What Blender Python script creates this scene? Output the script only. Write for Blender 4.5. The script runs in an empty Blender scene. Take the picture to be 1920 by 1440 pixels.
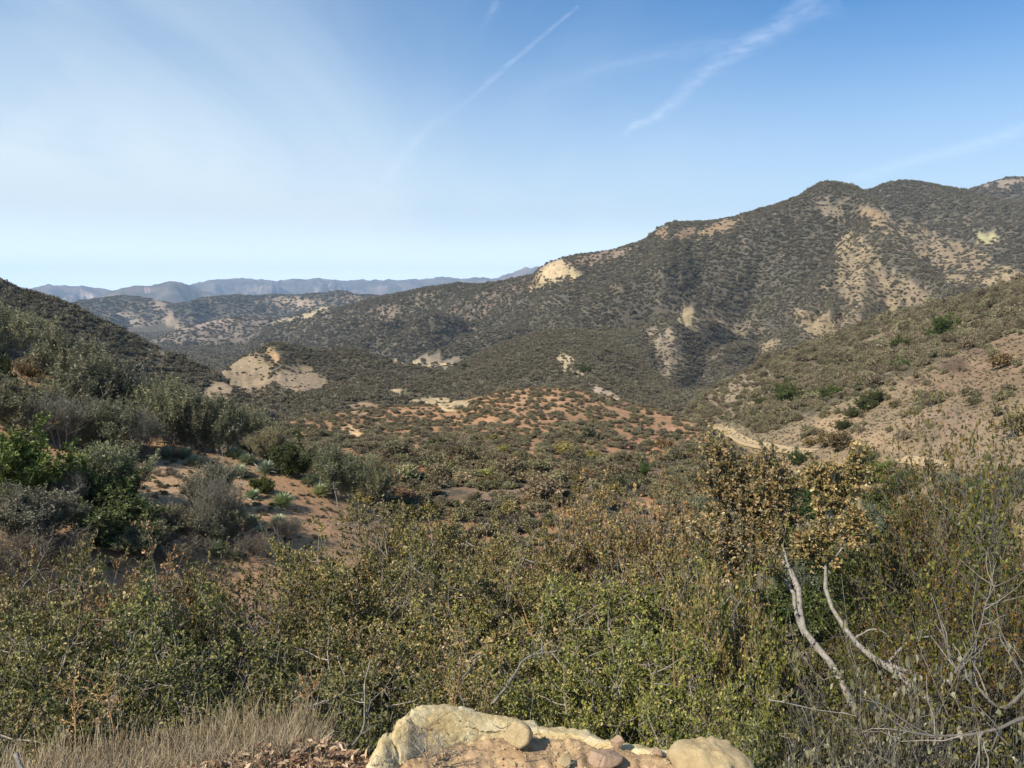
import bpy, math
import numpy as np
from mathutils import Vector

rng = np.random.default_rng(11)
S = bpy.context.scene
COL = S.collection
R = math.radians

# ------------------------------------------------------------------ camera, sky, sun, exposure
FOC, PITCH = 1450.0, math.atan((720 - 555) / 1450.0)
cam_d = bpy.data.cameras.new('camera')
cam_d.sensor_width = 36
cam_d.lens = 36 * FOC / 1920
cam_d.clip_start, cam_d.clip_end = 0.05, 300000
cam = bpy.data.objects.new('camera', cam_d)
COL.objects.link(cam)
cam.location = (0, 0, 0)
cam.rotation_euler = (R(90) - PITCH, 0, 0)
S.camera = cam

SUN_AZ, SUN_EL = R(-127), R(41)          # clockwise from straight ahead; the sun stands to the left, a little behind
to_sun = Vector((math.sin(SUN_AZ) * math.cos(SUN_EL), math.cos(SUN_AZ) * math.cos(SUN_EL), math.sin(SUN_EL)))
sun_d = bpy.data.lights.new('sun', 'SUN')
sun_d.energy, sun_d.angle, sun_d.color = 5.0, R(0.53), (1.0, 0.93, 0.82)
sun = bpy.data.objects.new('sun', sun_d)
COL.objects.link(sun)
sun.rotation_euler = to_sun.to_track_quat('Z', 'Y').to_euler()

W = bpy.data.worlds.new('World')
S.world = W
W.use_nodes = True
nt = W.node_tree
for n in list(nt.nodes):
    nt.nodes.remove(n)
out = nt.nodes.new('ShaderNodeOutputWorld')
bg = nt.nodes.new('ShaderNodeBackground')
sky = nt.nodes.new('ShaderNodeTexSky')
sky.sky_type = 'NISHITA'
sky.sun_disc = False
sky.sun_elevation = SUN_EL
sky.sun_rotation = SUN_AZ % (2 * math.pi)
sky.altitude = 900
sky.air_density, sky.dust_density, sky.ozone_density = 1.0, 0.3, 4.0
bg.inputs['Strength'].default_value = 0.1
# thin cirrus veil, laid out on a flat sheet of air high above (direction x/z, y/z), thickest on the sun's side
def N(tree, kind, **kw):
    n = tree.nodes.new(kind)
    for k, v in kw.items():
        setattr(n, k, v)
    return n
def Lk(tree, a, b):
    tree.links.new(a, b)
tc = N(nt, 'ShaderNodeTexCoord')
sx = N(nt, 'ShaderNodeSeparateXYZ')
Lk(nt, tc.outputs['Generated'], sx.inputs[0])
zc = N(nt, 'ShaderNodeMath', operation='MAXIMUM'); zc.inputs[1].default_value = 0.04
Lk(nt, sx.outputs['Z'], zc.inputs[0])
zb = N(nt, 'ShaderNodeMath', operation='ADD'); zb.inputs[1].default_value = 0.06
Lk(nt, zc.outputs[0], zb.inputs[0])
dx = N(nt, 'ShaderNodeMath', operation='DIVIDE'); Lk(nt, sx.outputs['X'], dx.inputs[0]); Lk(nt, zb.outputs[0], dx.inputs[1])
dy = N(nt, 'ShaderNodeMath', operation='DIVIDE'); Lk(nt, sx.outputs['Y'], dy.inputs[0]); Lk(nt, zb.outputs[0], dy.inputs[1])
cx = N(nt, 'ShaderNodeCombineXYZ'); Lk(nt, dx.outputs[0], cx.inputs[0]); Lk(nt, dy.outputs[0], cx.inputs[1])
mp = N(nt, 'ShaderNodeMapping')
mp.inputs['Rotation'].default_value = (0, 0, R(28))
mp.inputs['Scale'].default_value = (0.55, 0.2, 1)
Lk(nt, cx.outputs[0], mp.inputs[0])
n1 = N(nt, 'ShaderNodeTexNoise'); n1.inputs['Scale'].default_value = 1.3; n1.inputs['Detail'].default_value = 6; n1.inputs['Roughness'].default_value = 0.55; n1.inputs['Distortion'].default_value = 0.6
Lk(nt, mp.outputs[0], n1.inputs['Vector'])
mr = N(nt, 'ShaderNodeMapRange'); mr.interpolation_type = 'SMOOTHSTEP'
mr.inputs[1].default_value, mr.inputs[2].default_value, mr.inputs[3].default_value, mr.inputs[4].default_value = 0.36, 0.76, 0.0, 0.42
Lk(nt, n1.outputs[0], mr.inputs[0])
side = N(nt, 'ShaderNodeMapRange'); side.interpolation_type = 'SMOOTHSTEP'     # veil thins out towards the right
side.inputs[1].default_value, side.inputs[2].default_value, side.inputs[3].default_value, side.inputs[4].default_value = -0.8, 0.5, 1.0, 0.1
Lk(nt, sx.outputs['X'], side.inputs[0])
base = N(nt, 'ShaderNodeMath', operation='ADD'); base.inputs[1].default_value = 0.28
Lk(nt, mr.outputs[0], base.inputs[0])
low = N(nt, 'ShaderNodeMapRange'); low.interpolation_type = 'SMOOTHSTEP'      # the veil is seen edge-on, so denser, low in the sky
low.inputs[1].default_value, low.inputs[2].default_value, low.inputs[3].default_value, low.inputs[4].default_value = 0.0, 0.38, 0.8, 0.0
Lk(nt, sx.outputs['Z'], low.inputs[0])
vm = N(nt, 'ShaderNodeMath', operation='MULTIPLY'); Lk(nt, base.outputs[0], vm.inputs[0]); Lk(nt, side.outputs[0], vm.inputs[1])
vs = N(nt, 'ShaderNodeMath', operation='ADD', use_clamp=True); Lk(nt, vm.outputs[0], vs.inputs[0]); Lk(nt, low.outputs[0], vs.inputs[1])
mixc = N(nt, 'ShaderNodeMix', data_type='RGBA')
mixc.inputs[7].default_value = (5.6, 6.6, 7.25, 1)
Lk(nt, vs.outputs[0], mixc.inputs[0])
sat = N(nt, 'ShaderNodeHueSaturation'); sat.inputs['Saturation'].default_value = 1.4
Lk(nt, sky.outputs[0], sat.inputs['Color'])
Lk(nt, sat.outputs[0], mixc.inputs[6])
glow = N(nt, 'ShaderNodeMapRange'); glow.interpolation_type = 'SMOOTHSTEP'     # long bright air path along the horizon
glow.inputs[1].default_value, glow.inputs[2].default_value, glow.inputs[3].default_value, glow.inputs[4].default_value = -0.02, 0.11, 2.1, 1.0
Lk(nt, sx.outputs['Z'], glow.inputs[0])
hv_ = N(nt, 'ShaderNodeVectorMath', operation='SCALE'); Lk(nt, mixc.outputs[2], hv_.inputs[0]); Lk(nt, glow.outputs[0], hv_.inputs['Scale'])
Lk(nt, hv_.outputs[0], bg.inputs['Color'])
Lk(nt, bg.outputs[0], out.inputs[0])

S.render.engine = 'CYCLES'
S.view_settings.view_transform = 'Standard'
S.view_settings.look = 'None'
S.view_settings.exposure = 0.5
S.view_settings.gamma = 1.0
S.cycles.max_bounces = 5
S.cycles.diffuse_bounces = 3
S.cycles.glossy_bounces = 1
S.cycles.transmission_bounces = 3
S.cycles.transparent_max_bounces = 8
S.cycles.volume_bounces = 0
S.cycles.use_denoising = True
S.cycles.denoiser = 'OPENIMAGEDENOISE'
S.cycles.denoising_input_passes = 'RGB_ALBEDO_NORMAL'
S.cycles.denoising_prefilter = 'ACCURATE'
S.cycles.sample_clamp_indirect = 4

# ------------------------------------------------------------------ helpers
def px(u, v):
    """pixel of the 1920-wide photograph -> (azimuth clockwise from +Y, tangent of elevation)"""
    u, v = np.asarray(u, float), np.asarray(v, float)
    x, y = (u - 960) / FOC, -(v - 720) / FOC
    c, s = math.cos(PITCH), math.sin(PITCH)
    dz, dyy = -s + y * c, c + y * s
    return np.arctan2(x, dyy), dz / np.hypot(x, dyy)

def pt(u, v, d):
    a, t = px(u, v)
    return np.array([d * math.sin(a), d * math.cos(a), t * d])

def to_px(P):
    c, s = math.cos(PITCH), math.sin(PITCH)
    f = P[..., 1] * c - P[..., 2] * s
    up = P[..., 1] * s + P[..., 2] * c
    f = np.where(f < 1e-3, 1e-3, f)
    return 960 + FOC * P[..., 0] / f, 720 - FOC * up / f

def _hash(ix, iy, s):
    n = (ix.astype(np.int64) * 374761393 + iy.astype(np.int64) * 668265263 + s * 69069 * 977) & 0xffffffff
    n = ((n ^ (n >> 13)) * 1274126177) & 0xffffffff
    n = ((n ^ (n >> 16)) * 2246822519) & 0xffffffff
    return ((n ^ (n >> 15)) & 0xffff) / 65535.0

def noise(x, y, s=0):
    ix, iy = np.floor(x), np.floor(y)
    fx, fy = x - ix, y - iy
    ux, uy = fx * fx * fx * (fx * (fx * 6 - 15) + 10), fy * fy * fy * (fy * (fy * 6 - 15) + 10)
    def g(dx, dy):
        a = _hash(ix + dx, iy + dy, s) * 2 * np.pi
        return np.cos(a) * (fx - dx) + np.sin(a) * (fy - dy)
    a, b, c, d = g(0, 0), g(1, 0), g(0, 1), g(1, 1)
    return 1.5 * (a + (b - a) * ux + (c - a) * uy + (a - b - c + d) * ux * uy)

def fbm(x, y, s=0, octaves=4, gain=0.5):
    t, a = 0, 1.0
    for k in range(octaves):
        t = t + a * noise(x * 2 ** k + 17.3 * k, y * 2 ** k - 9.1 * k, s + k)
        a *= gain
    return t

def ridged(x, y, s=0, octaves=4, gain=0.5):
    t, a, w = 0, 1.0, 1.0
    for k in range(octaves):
        n = 1 - np.abs(noise(x * 2 ** k + 5.7 * k, y * 2 ** k + 3.3 * k, s + k))
        n = n * n
        t = t + a * n * w
        w = np.clip(n * 1.3, 0, 1)
        a *= gain
    return t

def smooth(a, b, x):
    t = np.clip((x - a) / (b - a), 0, 1)
    return t * t * (3 - 2 * t)

def mesh_of(name, V, Q, mat=None, tint=None, cols=None, shade=False):
    """V (n,3), Q (m,4) quads -> mesh, with a per-vertex float 'tint' and colour 'soil' when given"""
    me = bpy.data.meshes.new(name)
    V = np.ascontiguousarray(V, np.float32); Q = np.ascontiguousarray(Q, np.int32)
    k = Q.shape[1]
    me.vertices.add(len(V)); me.vertices.foreach_set('co', V.ravel())
    me.loops.add(Q.size); me.loops.foreach_set('vertex_index', Q.ravel())
    me.polygons.add(len(Q))
    me.polygons.foreach_set('loop_start', np.arange(0, Q.size, k, dtype=np.int32))
    if tint is not None:
        at = me.attributes.new('tint', 'FLOAT', 'POINT'); at.data.foreach_set('value', np.ascontiguousarray(tint, np.float32))
    if cols is not None:
        at = me.attributes.new('soil', 'FLOAT_COLOR', 'POINT')
        c4 = np.ones((len(V), 4), np.float32); c4[:, :3] = cols
        at.data.foreach_set('color', c4.ravel())
    me.update(calc_edges=True)
    me.polygons.foreach_set('use_smooth', np.full(len(Q), bool(shade)))
    if mat: me.materials.append(mat)
    return me

def put(name, me, parent=None, loc=None, label=None, cat=None, group=None, kind=None, color=None):
    o = bpy.data.objects.new(name, me)
    COL.objects.link(o)
    if parent: o.parent = parent
    if loc is not None: o.location = [float(q) for q in loc]
    tag(o, label, cat, group, kind)
    if color is not None: o.color = (*color, 1)
    return o

def tag(o, label=None, cat=None, group=None, kind=None):
    for k, v in (('label', label), ('category', cat), ('group', group), ('kind', kind)):
        if v: o[k] = v

def tubes(P, Rd, m=3, tint=None):
    """polylines P (n,K,3) with radii Rd (n,K) -> verts, quads, tint"""
    n, K, _ = P.shape
    T = np.gradient(P, axis=1)
    T /= np.linalg.norm(T, axis=2, keepdims=True) + 1e-9
    ref = np.where(np.abs(T[..., 2:3]) < 0.9, np.array([0, 0, 1.]), np.array([1., 0, 0]))
    A = np.cross(T, ref); A /= np.linalg.norm(A, axis=2, keepdims=True) + 1e-9
    B = np.cross(T, A)
    an = np.arange(m) * 2 * np.pi / m
    V = P[:, :, None] + Rd[:, :, None, None] * (np.cos(an)[:, None] * A[:, :, None] + np.sin(an)[:, None] * B[:, :, None])
    idx = np.arange(n * K * m).reshape(n, K, m)
    nx = np.roll(idx, -1, axis=2)
    Q = np.stack([idx[:, :-1], nx[:, :-1], nx[:, 1:], idx[:, 1:]], -1).reshape(-1, 4)
    t = np.repeat(tint if tint is not None else np.zeros(n), K * m)
    return V.reshape(-1, 3), Q, t

def leaves(P, D, Nn, L, Wd, tint, six=True, fold=0.25):
    """leaf blades from base P along D, facing Nn"""
    n = len(P)
    D = D / (np.linalg.norm(D, axis=1, keepdims=True) + 1e-9)
    Sd = np.cross(D, Nn); Sd /= np.linalg.norm(Sd, axis=1, keepdims=True) + 1e-9
    Nn = np.cross(Sd, D)
    L = np.broadcast_to(L, n)[:, None]; Wd = np.broadcast_to(Wd, n)[:, None]
    if six:
        V = np.stack([P, P + D * L * .35 + Sd * Wd * .5 + Nn * Wd * fold, P + D * L * .75 + Sd * Wd * .42 + Nn * Wd * fold * .8,
                      P + D * L, P + D * L * .75 - Sd * Wd * .42 + Nn * Wd * fold * .8, P + D * L * .35 - Sd * Wd * .5 + Nn * Wd * fold], 1)
        b = np.arange(n)[:, None] * 6
        Q = np.concatenate([b + [0, 1, 2, 3], b + [0, 3, 4, 5]])
        return V.reshape(-1, 3), Q, np.repeat(tint, 6)
    V = np.stack([P, P + D * L * .5 + Sd * Wd * .5 + Nn * Wd * fold, P + D * L, P + D * L * .5 - Sd * Wd * .5 + Nn * Wd * fold], 1)
    Q = np.arange(n)[:, None] * 4 + [0, 1, 2, 3]
    return V.reshape(-1, 3), Q, np.repeat(tint, 4)

def join(parts):
    Vs, Qs, Ts, o = [], [], [], 0
    for V, Q, T in parts:
        Vs.append(V); Qs.append(Q + o); Ts.append(T); o += len(V)
    return np.concatenate(Vs), np.concatenate(Qs), np.concatenate(Ts)

def rand_unit(n):
    v = rng.normal(size=(n, 3))
    return v / np.linalg.norm(v, axis=1, keepdims=True)
# ------------------------------------------------------------------ materials
def new_mat(name):
    m = bpy.data.materials.new(name)
    m.use_nodes = True
    t = m.node_tree
    for n in list(t.nodes):
        t.nodes.remove(n)
    return m, t, N(t, 'ShaderNodeOutputMaterial')

def ramp(t, fac, stops):
    r = N(t, 'ShaderNodeValToRGB')
    e = r.color_ramp.elements
    while len(e) < len(stops):
        e.new(0.5)
    for k, (p, c) in enumerate(stops):
        e[k].position = p
        e[k].color = (*c, 1)
    Lk(t, fac, r.inputs[0])
    return r.outputs[0]

LEAF = 1.3
def foliage_mat(name, stops, trans=0.25, gloss=0.06, rough=0.45, jitter=0.35):
    stops = [(q, tuple(min(.85, x * LEAF) for x in c)) for q, c in stops]
    """leaf: colour by its own tint, multiplied by the plant's colour and a little by chance per plant"""
    m, t, o = new_mat(name)
    at = N(t, 'ShaderNodeAttribute', attribute_name='tint')
    c = ramp(t, at.outputs['Fac'], stops)
    oi = N(t, 'ShaderNodeObjectInfo')
    mul = N(t, 'ShaderNodeMix', data_type='RGBA', blend_type='MULTIPLY'); mul.inputs[0].default_value = 1
    Lk(t, c, mul.inputs[6]); Lk(t, oi.outputs['Color'], mul.inputs[7])
    hs = N(t, 'ShaderNodeHueSaturation')
    v = N(t, 'ShaderNodeMapRange'); v.inputs[3].default_value = 1 - jitter; v.inputs[4].default_value = 1 + jitter
    Lk(t, oi.outputs['Random'], v.inputs[0]); Lk(t, v.outputs[0], hs.inputs['Value'])
    h = N(t, 'ShaderNodeMath', operation='MULTIPLY_ADD'); h.inputs[1].default_value = 7.31; h.inputs[2].default_value = 0.13
    Lk(t, oi.outputs['Random'], h.inputs[0])
    fr = N(t, 'ShaderNodeMath', operation='FRACT'); Lk(t, h.outputs[0], fr.inputs[0])
    hr = N(t, 'ShaderNodeMapRange'); hr.inputs[3].default_value = 0.5 - 0.07 * jitter; hr.inputs[4].default_value = 0.5 + 0.07 * jitter
    Lk(t, fr.outputs[0], hr.inputs[0]); Lk(t, hr.outputs[0], hs.inputs['Hue'])
    Lk(t, mul.outputs[2], hs.inputs['Color'])
    d = N(t, 'ShaderNodeBsdfDiffuse'); Lk(t, hs.outputs[0], d.inputs[0])
    tr = N(t, 'ShaderNodeBsdfTranslucent'); Lk(t, hs.outputs[0], tr.inputs[0])
    mx = N(t, 'ShaderNodeMixShader'); mx.inputs[0].default_value = trans
    Lk(t, d.outputs[0], mx.inputs[1]); Lk(t, tr.outputs[0], mx.inputs[2])
    last = mx
    if gloss > 0:
        g = N(t, 'ShaderNodeBsdfGlossy'); g.inputs['Roughness'].default_value = rough
        g.inputs[0].default_value = (0.9, 0.9, 0.85, 1)
        m2 = N(t, 'ShaderNodeMixShader'); m2.inputs[0].default_value = gloss
        Lk(t, mx.outputs[0], m2.inputs[1]); Lk(t, g.outputs[0], m2.inputs[2])
        last = m2
    Lk(t, last.outputs[0], o.inputs[0])
    return m

def bark_mat(name, a, b):
    m, t, o = new_mat(name)
    tc = N(t, 'ShaderNodeTexCoord')
    n = N(t, 'ShaderNodeTexNoise'); n.inputs['Scale'].default_value = 34; n.inputs['Detail'].default_value = 5; n.inputs['Roughness'].default_value = .7
    Lk(t, tc.outputs['Object'], n.inputs['Vector'])
    c = ramp(t, n.outputs[0], [(0.3, a), (0.7, b)])
    at = N(t, 'ShaderNodeAttribute', attribute_name='tint')
    h = N(t, 'ShaderNodeHueSaturation'); v = N(t, 'ShaderNodeMapRange'); v.inputs[3].default_value = .55; v.inputs[4].default_value = 1.3
    Lk(t, at.outputs['Fac'], v.inputs[0]); Lk(t, v.outputs[0], h.inputs['Value']); Lk(t, c, h.inputs['Color'])
    p = N(t, 'ShaderNodeBsdfPrincipled'); p.inputs['Roughness'].default_value = .85
    Lk(t, h.outputs[0], p.inputs['Base Color'])
    bp = N(t, 'ShaderNodeBump'); bp.inputs['Strength'].default_value = .7; bp.inputs['Distance'].default_value = .01
    Lk(t, n.outputs[0], bp.inputs['Height']); Lk(t, bp.outputs[0], p.inputs['Normal'])
    Lk(t, p.outputs[0], o.inputs[0])
    return m

def rock_mat(name, a, b, c, scale=9, crack=True):
    m, t, o = new_mat(name)
    tc = N(t, 'ShaderNodeTexCoord')
    n = N(t, 'ShaderNodeTexNoise'); n.inputs['Scale'].default_value = scale; n.inputs['Detail'].default_value = 9; n.inputs['Roughness'].default_value = .68; n.inputs['Distortion'].default_value = .5
    Lk(t, tc.outputs['Object'], n.inputs['Vector'])
    col = ramp(t, n.outputs[0], [(0.28, a), (0.5, b), (0.72, c)])
    f = N(t, 'ShaderNodeTexNoise'); f.inputs['Scale'].default_value = scale * 14; f.inputs['Detail'].default_value = 6; f.inputs['Roughness'].default_value = .8
    Lk(t, tc.outputs['Object'], f.inputs['Vector'])
    sp = N(t, 'ShaderNodeMapRange'); sp.inputs[1].default_value = .35; sp.inputs[2].default_value = .65; sp.inputs[3].default_value = .84; sp.inputs[4].default_value = 1.08
    Lk(t, f.outputs[0], sp.inputs[0])
    h = N(t, 'ShaderNodeHueSaturation'); Lk(t, sp.outputs[0], h.inputs['Value']); Lk(t, col, h.inputs['Color'])
    p = N(t, 'ShaderNodeBsdfPrincipled'); p.inputs['Roughness'].default_value = .9
    Lk(t, h.outputs[0], p.inputs['Base Color'])
    ad = N(t, 'ShaderNodeMath', operation='MULTIPLY_ADD'); ad.inputs[1].default_value = .45
    Lk(t, f.outputs[0], ad.inputs[0]); Lk(t, n.outputs[0], ad.inputs[2])
    bp = N(t, 'ShaderNodeBump'); bp.inputs['Strength'].default_value = .9; bp.inputs['Distance'].default_value = .02
    Lk(t, ad.outputs[0], bp.inputs['Height']); Lk(t, bp.outputs[0], p.inputs['Normal'])
    Lk(t, p.outputs[0], o.inputs[0])
    return m

def soil_mat(name, scales, bump, spots=None):
    """ground: its soil colour (vertex attribute) broken up by world-space noise at several sizes; spots = (size, colour, amount) low scrub"""
    m, t, o = new_mat(name)
    tc = N(t, 'ShaderNodeTexCoord')
    at = N(t, 'ShaderNodeAttribute', attribute_name='soil')
    cur = at.outputs['Color']
    hsum = None
    for k, (sc, amt) in enumerate(scales):
        n = N(t, 'ShaderNodeTexNoise'); n.inputs['Scale'].default_value = sc; n.inputs['Detail'].default_value = 7; n.inputs['Roughness'].default_value = .65
        Lk(t, tc.outputs['Object'], n.inputs['Vector'])
        r = N(t, 'ShaderNodeMapRange'); r.inputs[1].default_value = .3; r.inputs[2].default_value = .7
        r.inputs[3].default_value = 1 - amt; r.inputs[4].default_value = 1 + amt
        Lk(t, n.outputs[0], r.inputs[0])
        h = N(t, 'ShaderNodeHueSaturation'); Lk(t, r.outputs[0], h.inputs['Value']); Lk(t, cur, h.inputs['Color'])
        cur = h.outputs[0]; hsum = n.outputs[0]
    if spots:
        sc, colr, lo, hi = spots
        n = N(t, 'ShaderNodeTexNoise'); n.inputs['Scale'].default_value = sc; n.inputs['Detail'].default_value = 3; n.inputs['Roughness'].default_value = .6
        Lk(t, tc.outputs['Object'], n.inputs['Vector'])
        vg = N(t, 'ShaderNodeAttribute', attribute_name='tint')
        ad = N(t, 'ShaderNodeMath', operation='ADD'); Lk(t, n.outputs[0], ad.inputs[0]); Lk(t, vg.outputs['Fac'], ad.inputs[1])
        r = N(t, 'ShaderNodeMapRange'); r.interpolation_type = 'SMOOTHSTEP'; r.inputs[1].default_value = lo; r.inputs[2].default_value = hi
        Lk(t, ad.outputs[0], r.inputs[0])
        mx = N(t, 'ShaderNodeMix', data_type='RGBA'); mx.inputs[7].default_value = (*colr, 1)
        Lk(t, r.outputs[0], mx.inputs[0]); Lk(t, cur, mx.inputs[6])
        cur = mx.outputs[2]
    p = N(t, 'ShaderNodeBsdfPrincipled'); p.inputs['Roughness'].default_value = 1; p.inputs['Specular IOR Level'].default_value = .1
    Lk(t, cur, p.inputs['Base Color'])
    bp = N(t, 'ShaderNodeBump'); bp.inputs['Strength'].default_value = .8; bp.inputs['Distance'].default_value = bump
    Lk(t, hsum, bp.inputs['Height']); Lk(t, bp.outputs[0], p.inputs['Normal'])
    Lk(t, p.outputs[0], o.inputs[0])
    return m

M_FAR = soil_mat('far_mountain', [(0.0012, .25), (0.006, .3)], 25, spots=(0.004, (.06, .062, .045), 1.2, 1.55))
M_MTN = soil_mat('mountain_soil', [(0.02, .2), (0.12, .3)], 1.5, spots=(0.07, (.085, .076, .056), 1.05, 1.4))
M_HILL = soil_mat('hill_soil', [(0.06, .2), (0.5, .28)], .35, spots=(0.5, (.10, .085, .055), 1.05, 1.3))
M_NEAR = soil_mat('near_soil', [(0.4, .15), (5.0, .25)], .05)
M_BANK = soil_mat('bank_soil', [(3, .2), (28, .35)], .02)
M_ROAD = soil_mat('road_dirt', [(0.2, .08), (1.2, .1)], .03)

M_OAK = foliage_mat('oak_leaves', [(0, (.06, .064, .017)), (.35, (.128, .124, .034)), (.62, (.205, .182, .056)), (.8, (.27, .215, .08)), (.92, (.23, .135, .055)), (1, (.36, .28, .13))], .2, .025, .5, .2)
M_BROWN = foliage_mat('brown_oak_leaves', [(0, (.10, .083, .03)), (.3, (.185, .135, .05)), (.6, (.27, .175, .07)), (.85, (.33, .175, .066)), (1, (.42, .31, .15))], .2, .03, .5, .1)
M_WISPY = foliage_mat('wispy_leaves', [(0, (.08, .078, .04)), (.4, (.148, .142, .078)), (.75, (.21, .198, .115)), (1, (.28, .255, .165))], .2, .05, .5, .2)
M_GLOSSY = foliage_mat('sumac_leaves', [(0, (.04, .052, .014)), (.5, (.078, .096, .026)), (1, (.145, .15, .05))], .18, .03, .45, .15)
M_SCRUB = foliage_mat('scrub_leaves', [(0, (.08, .07, .037)), (.4, (.14, .119, .066)), (.75, (.205, .173, .1)), (1, (.29, .245, .15))], .15, .03, .5, .38)
M_CHAP = foliage_mat('chaparral_leaves', [(0, (.09, .078, .05)), (.5, (.146, .128, .086)), (1, (.23, .2, .135))], .15, .0, .5, .25)
M_YUCCA = foliage_mat('yucca_leaves', [(0, (.14, .16, .085)), (.5, (.22, .245, .155)), (.85, (.32, .33, .22)), (1, (.5, .45, .33))], .15, .08, .4, .12)
M_DRY = foliage_mat('dry_stalks', [(0, (.12, .092, .055)), (.5, (.27, .215, .13)), (1, (.44, .36, .23))], .2, .03, .5, .1)
M_LITTER = foliage_mat('leaf_litter', [(0, (.10, .055, .035)), (.5, (.25, .14, .08)), (1, (.42, .3, .19))], .1, .03, .5, .1)
M_TWIG = bark_mat('grey_twigs', (.17, .14, .11), (.38, .335, .275))
M_PALE = bark_mat('pale_bark', (.13, .112, .09), (.37, .335, .28))
M_DARKTWIG = bark_mat('dark_twigs', (.07, .055, .045), (.2, .17, .14))
M_OLDTWIG = bark_mat('weathered_twigs', (.10, .085, .065), (.27, .235, .19))
M_ORANGE = bark_mat('rusty_stems', (.24, .12, .04), (.4, .23, .09))
M_ROCK = rock_mat('cream_sandstone', (.44, .3, .12), (.62, .49, .25), (.74, .64, .43), 7)
M_ROCK2 = rock_mat('tan_stone', (.4, .28, .13), (.52, .39, .2), (.58, .46, .27), 12)
M_ROCK3 = rock_mat('pink_stone', (.36, .22, .135), (.45, .3, .19), (.52, .38, .25), 20)
# ------------------------------------------------------------------ terrain: one height field round the viewpoint, built from hills with real distances
AZ = np.radians(np.concatenate([np.linspace(-110, -39, 60)[:-1], np.linspace(-39, 39, 900), np.linspace(39, 110, 60)[1:]]))
RR = np.exp(np.linspace(math.log(0.4), math.log(18000), 1030))
FINE = np.radians(np.linspace(-110, 110, 4401))

def along(points, k=7):
    """polyline of (u, v, d) -> height and distance for every azimuth, and how far outside its ends the azimuth lies"""
    p = np.array(points, float)
    a, t = px(p[:, 0], p[:, 1])
    i = np.argsort(a); a, t, d = a[i], t[i], p[i, 2]
    T = np.interp(FINE, a, t); D = np.interp(FINE, a, np.log(d))
    ker = np.ones(k) / k
    def sm(x):
        y = np.pad(x, k, mode='edge')
        for _ in range(2):
            y = np.convolve(y, ker, 'same')
        return y[k:-k]
    T, D = sm(T), np.exp(sm(D))
    out_ = np.maximum(0, np.maximum(a[0] - FINE, FINE - a[-1]))
    f = lambda x: np.interp(AZ, FINE, x)
    return f(T * D), f(D), f(out_)

A2, R2 = np.meshgrid(AZ, RR, indexing='ij')
X2, Y2 = R2 * np.sin(A2), R2 * np.cos(A2)
def carve(x, y, s, octaves, gain=.45):
    """0 on rounded spurs, towards 1 in the gullies between them"""
    t, a, n = 0, 1.0, 0
    for k in range(octaves):
        t = t + a * (1 - np.minimum(1, np.abs(noise(x * 2 ** k + 5.7 * k, y * 2 ** k + 3.3 * k, s + k)) * 1.6)) ** 1.5
        n += a; a *= gain
    return t / n
WX, WY = X2 + 60 * noise(X2 / 300, Y2 / 300, 8), Y2 + 60 * noise(X2 / 300, Y2 / 300, 9)
ca, sa = math.cos(R(35)), math.sin(R(35))
GU, GV = WX * ca + WY * sa, -WX * sa + WY * ca
G_BIG = carve(GU / 700 + 3.1, GV / 330, 3, 3)             # gullies between spurs
G_MID = carve(GU / 190, GV / 110 + 7.7, 31, 3)
G_SM = fbm(X2 / 28, Y2 / 28, 57, 4)
G_XS = fbm(X2 / 5, Y2 / 5, 91, 4)
G_ER = fbm(GU / 55, GV / 9, 123, 3)                       # downslope streaks
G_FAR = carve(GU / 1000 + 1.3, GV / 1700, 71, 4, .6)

def hill(crest, foot, back=.5, prof=1.25, big=0., mid=0., small=0., far=0., fade=.5, k=7, lo=.45):
    Hc, Dc, oc = along(crest, k)
    Hf, Df, _ = along(foot, 25)
    Df = np.minimum(Df, Dc * .93)
    Hc, Dc, Hf, Df, oc = (q[:, None] for q in (Hc, Dc, Hf, Df, oc))
    t = (R2 - Df) / (Dc - Df)
    up = Hf + (Hc - Hf) * (1 - (1 - np.clip(t, 0, 1)) ** prof)
    dn = Hf - lo * np.maximum(Df - R2, 0)
    e = np.maximum(R2 - Dc, 0)
    bk = Hc - back * e * e / (e + .06 * Dc + 1e-6)
    h = np.where(t < 0, dn, np.where(t <= 1, up, bk))
    h = h - oc * Dc * fade
    if far: h = h + .07 * far * fbm(X2 / 520, Y2 / 520, 171, 5, .6)
    w = np.where(t < 1, smooth(0.0, .32, 1 - t), smooth(0, .5, t - 1))
    h = h - w * (big * G_BIG + mid * G_MID + far * G_FAR) + small * G_SM * np.where(t < 1, .35 + .65 * w, .2)
    return h

LAY = {}
# valley floor, falling away from the viewpoint
LAY['valley_floor'] = np.interp(R2, [0.4, 20, 60, 150, 300, 600, 1500, 3000, 24000], [-9, -15, -27, -40, -60, -80, -115, -150, -170]) + 1.5 * G_SM * smooth(60, 200, R2)
# far blue range
LAY['distant_mountains'] = np.maximum(
    hill([(-900, 540, 15000), (-300, 530, 15000), (30, 545, 14000), (90, 536, 14000), (150, 539, 14000), (205, 547, 14000), (340, 537, 15000), (400, 525, 15000), (460, 523, 15000), (520, 524, 15000), (600, 525, 15000), (660, 526, 15000), (735, 522, 15000), (790, 526, 15000), (850, 520, 14500), (920, 521, 14000), (960, 512, 13500), (1005, 500, 13000), (1060, 492, 13000), (1400, 480, 13000), (2400, 470, 13000)],
         [(0, 590, 9500), (1900, 590, 9500)], back=.25, far=640, k=3),
    hill([(150, 570, 10500), (215, 543, 10500), (260, 534, 10500), (310, 527, 10500), (335, 530, 10500), (380, 545, 10500), (450, 556, 10500), (520, 562, 10500), (700, 566, 10000)],
         [(100, 600, 7500), (700, 600, 7500)], back=.3, far=520, k=3, fade=.3))
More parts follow.
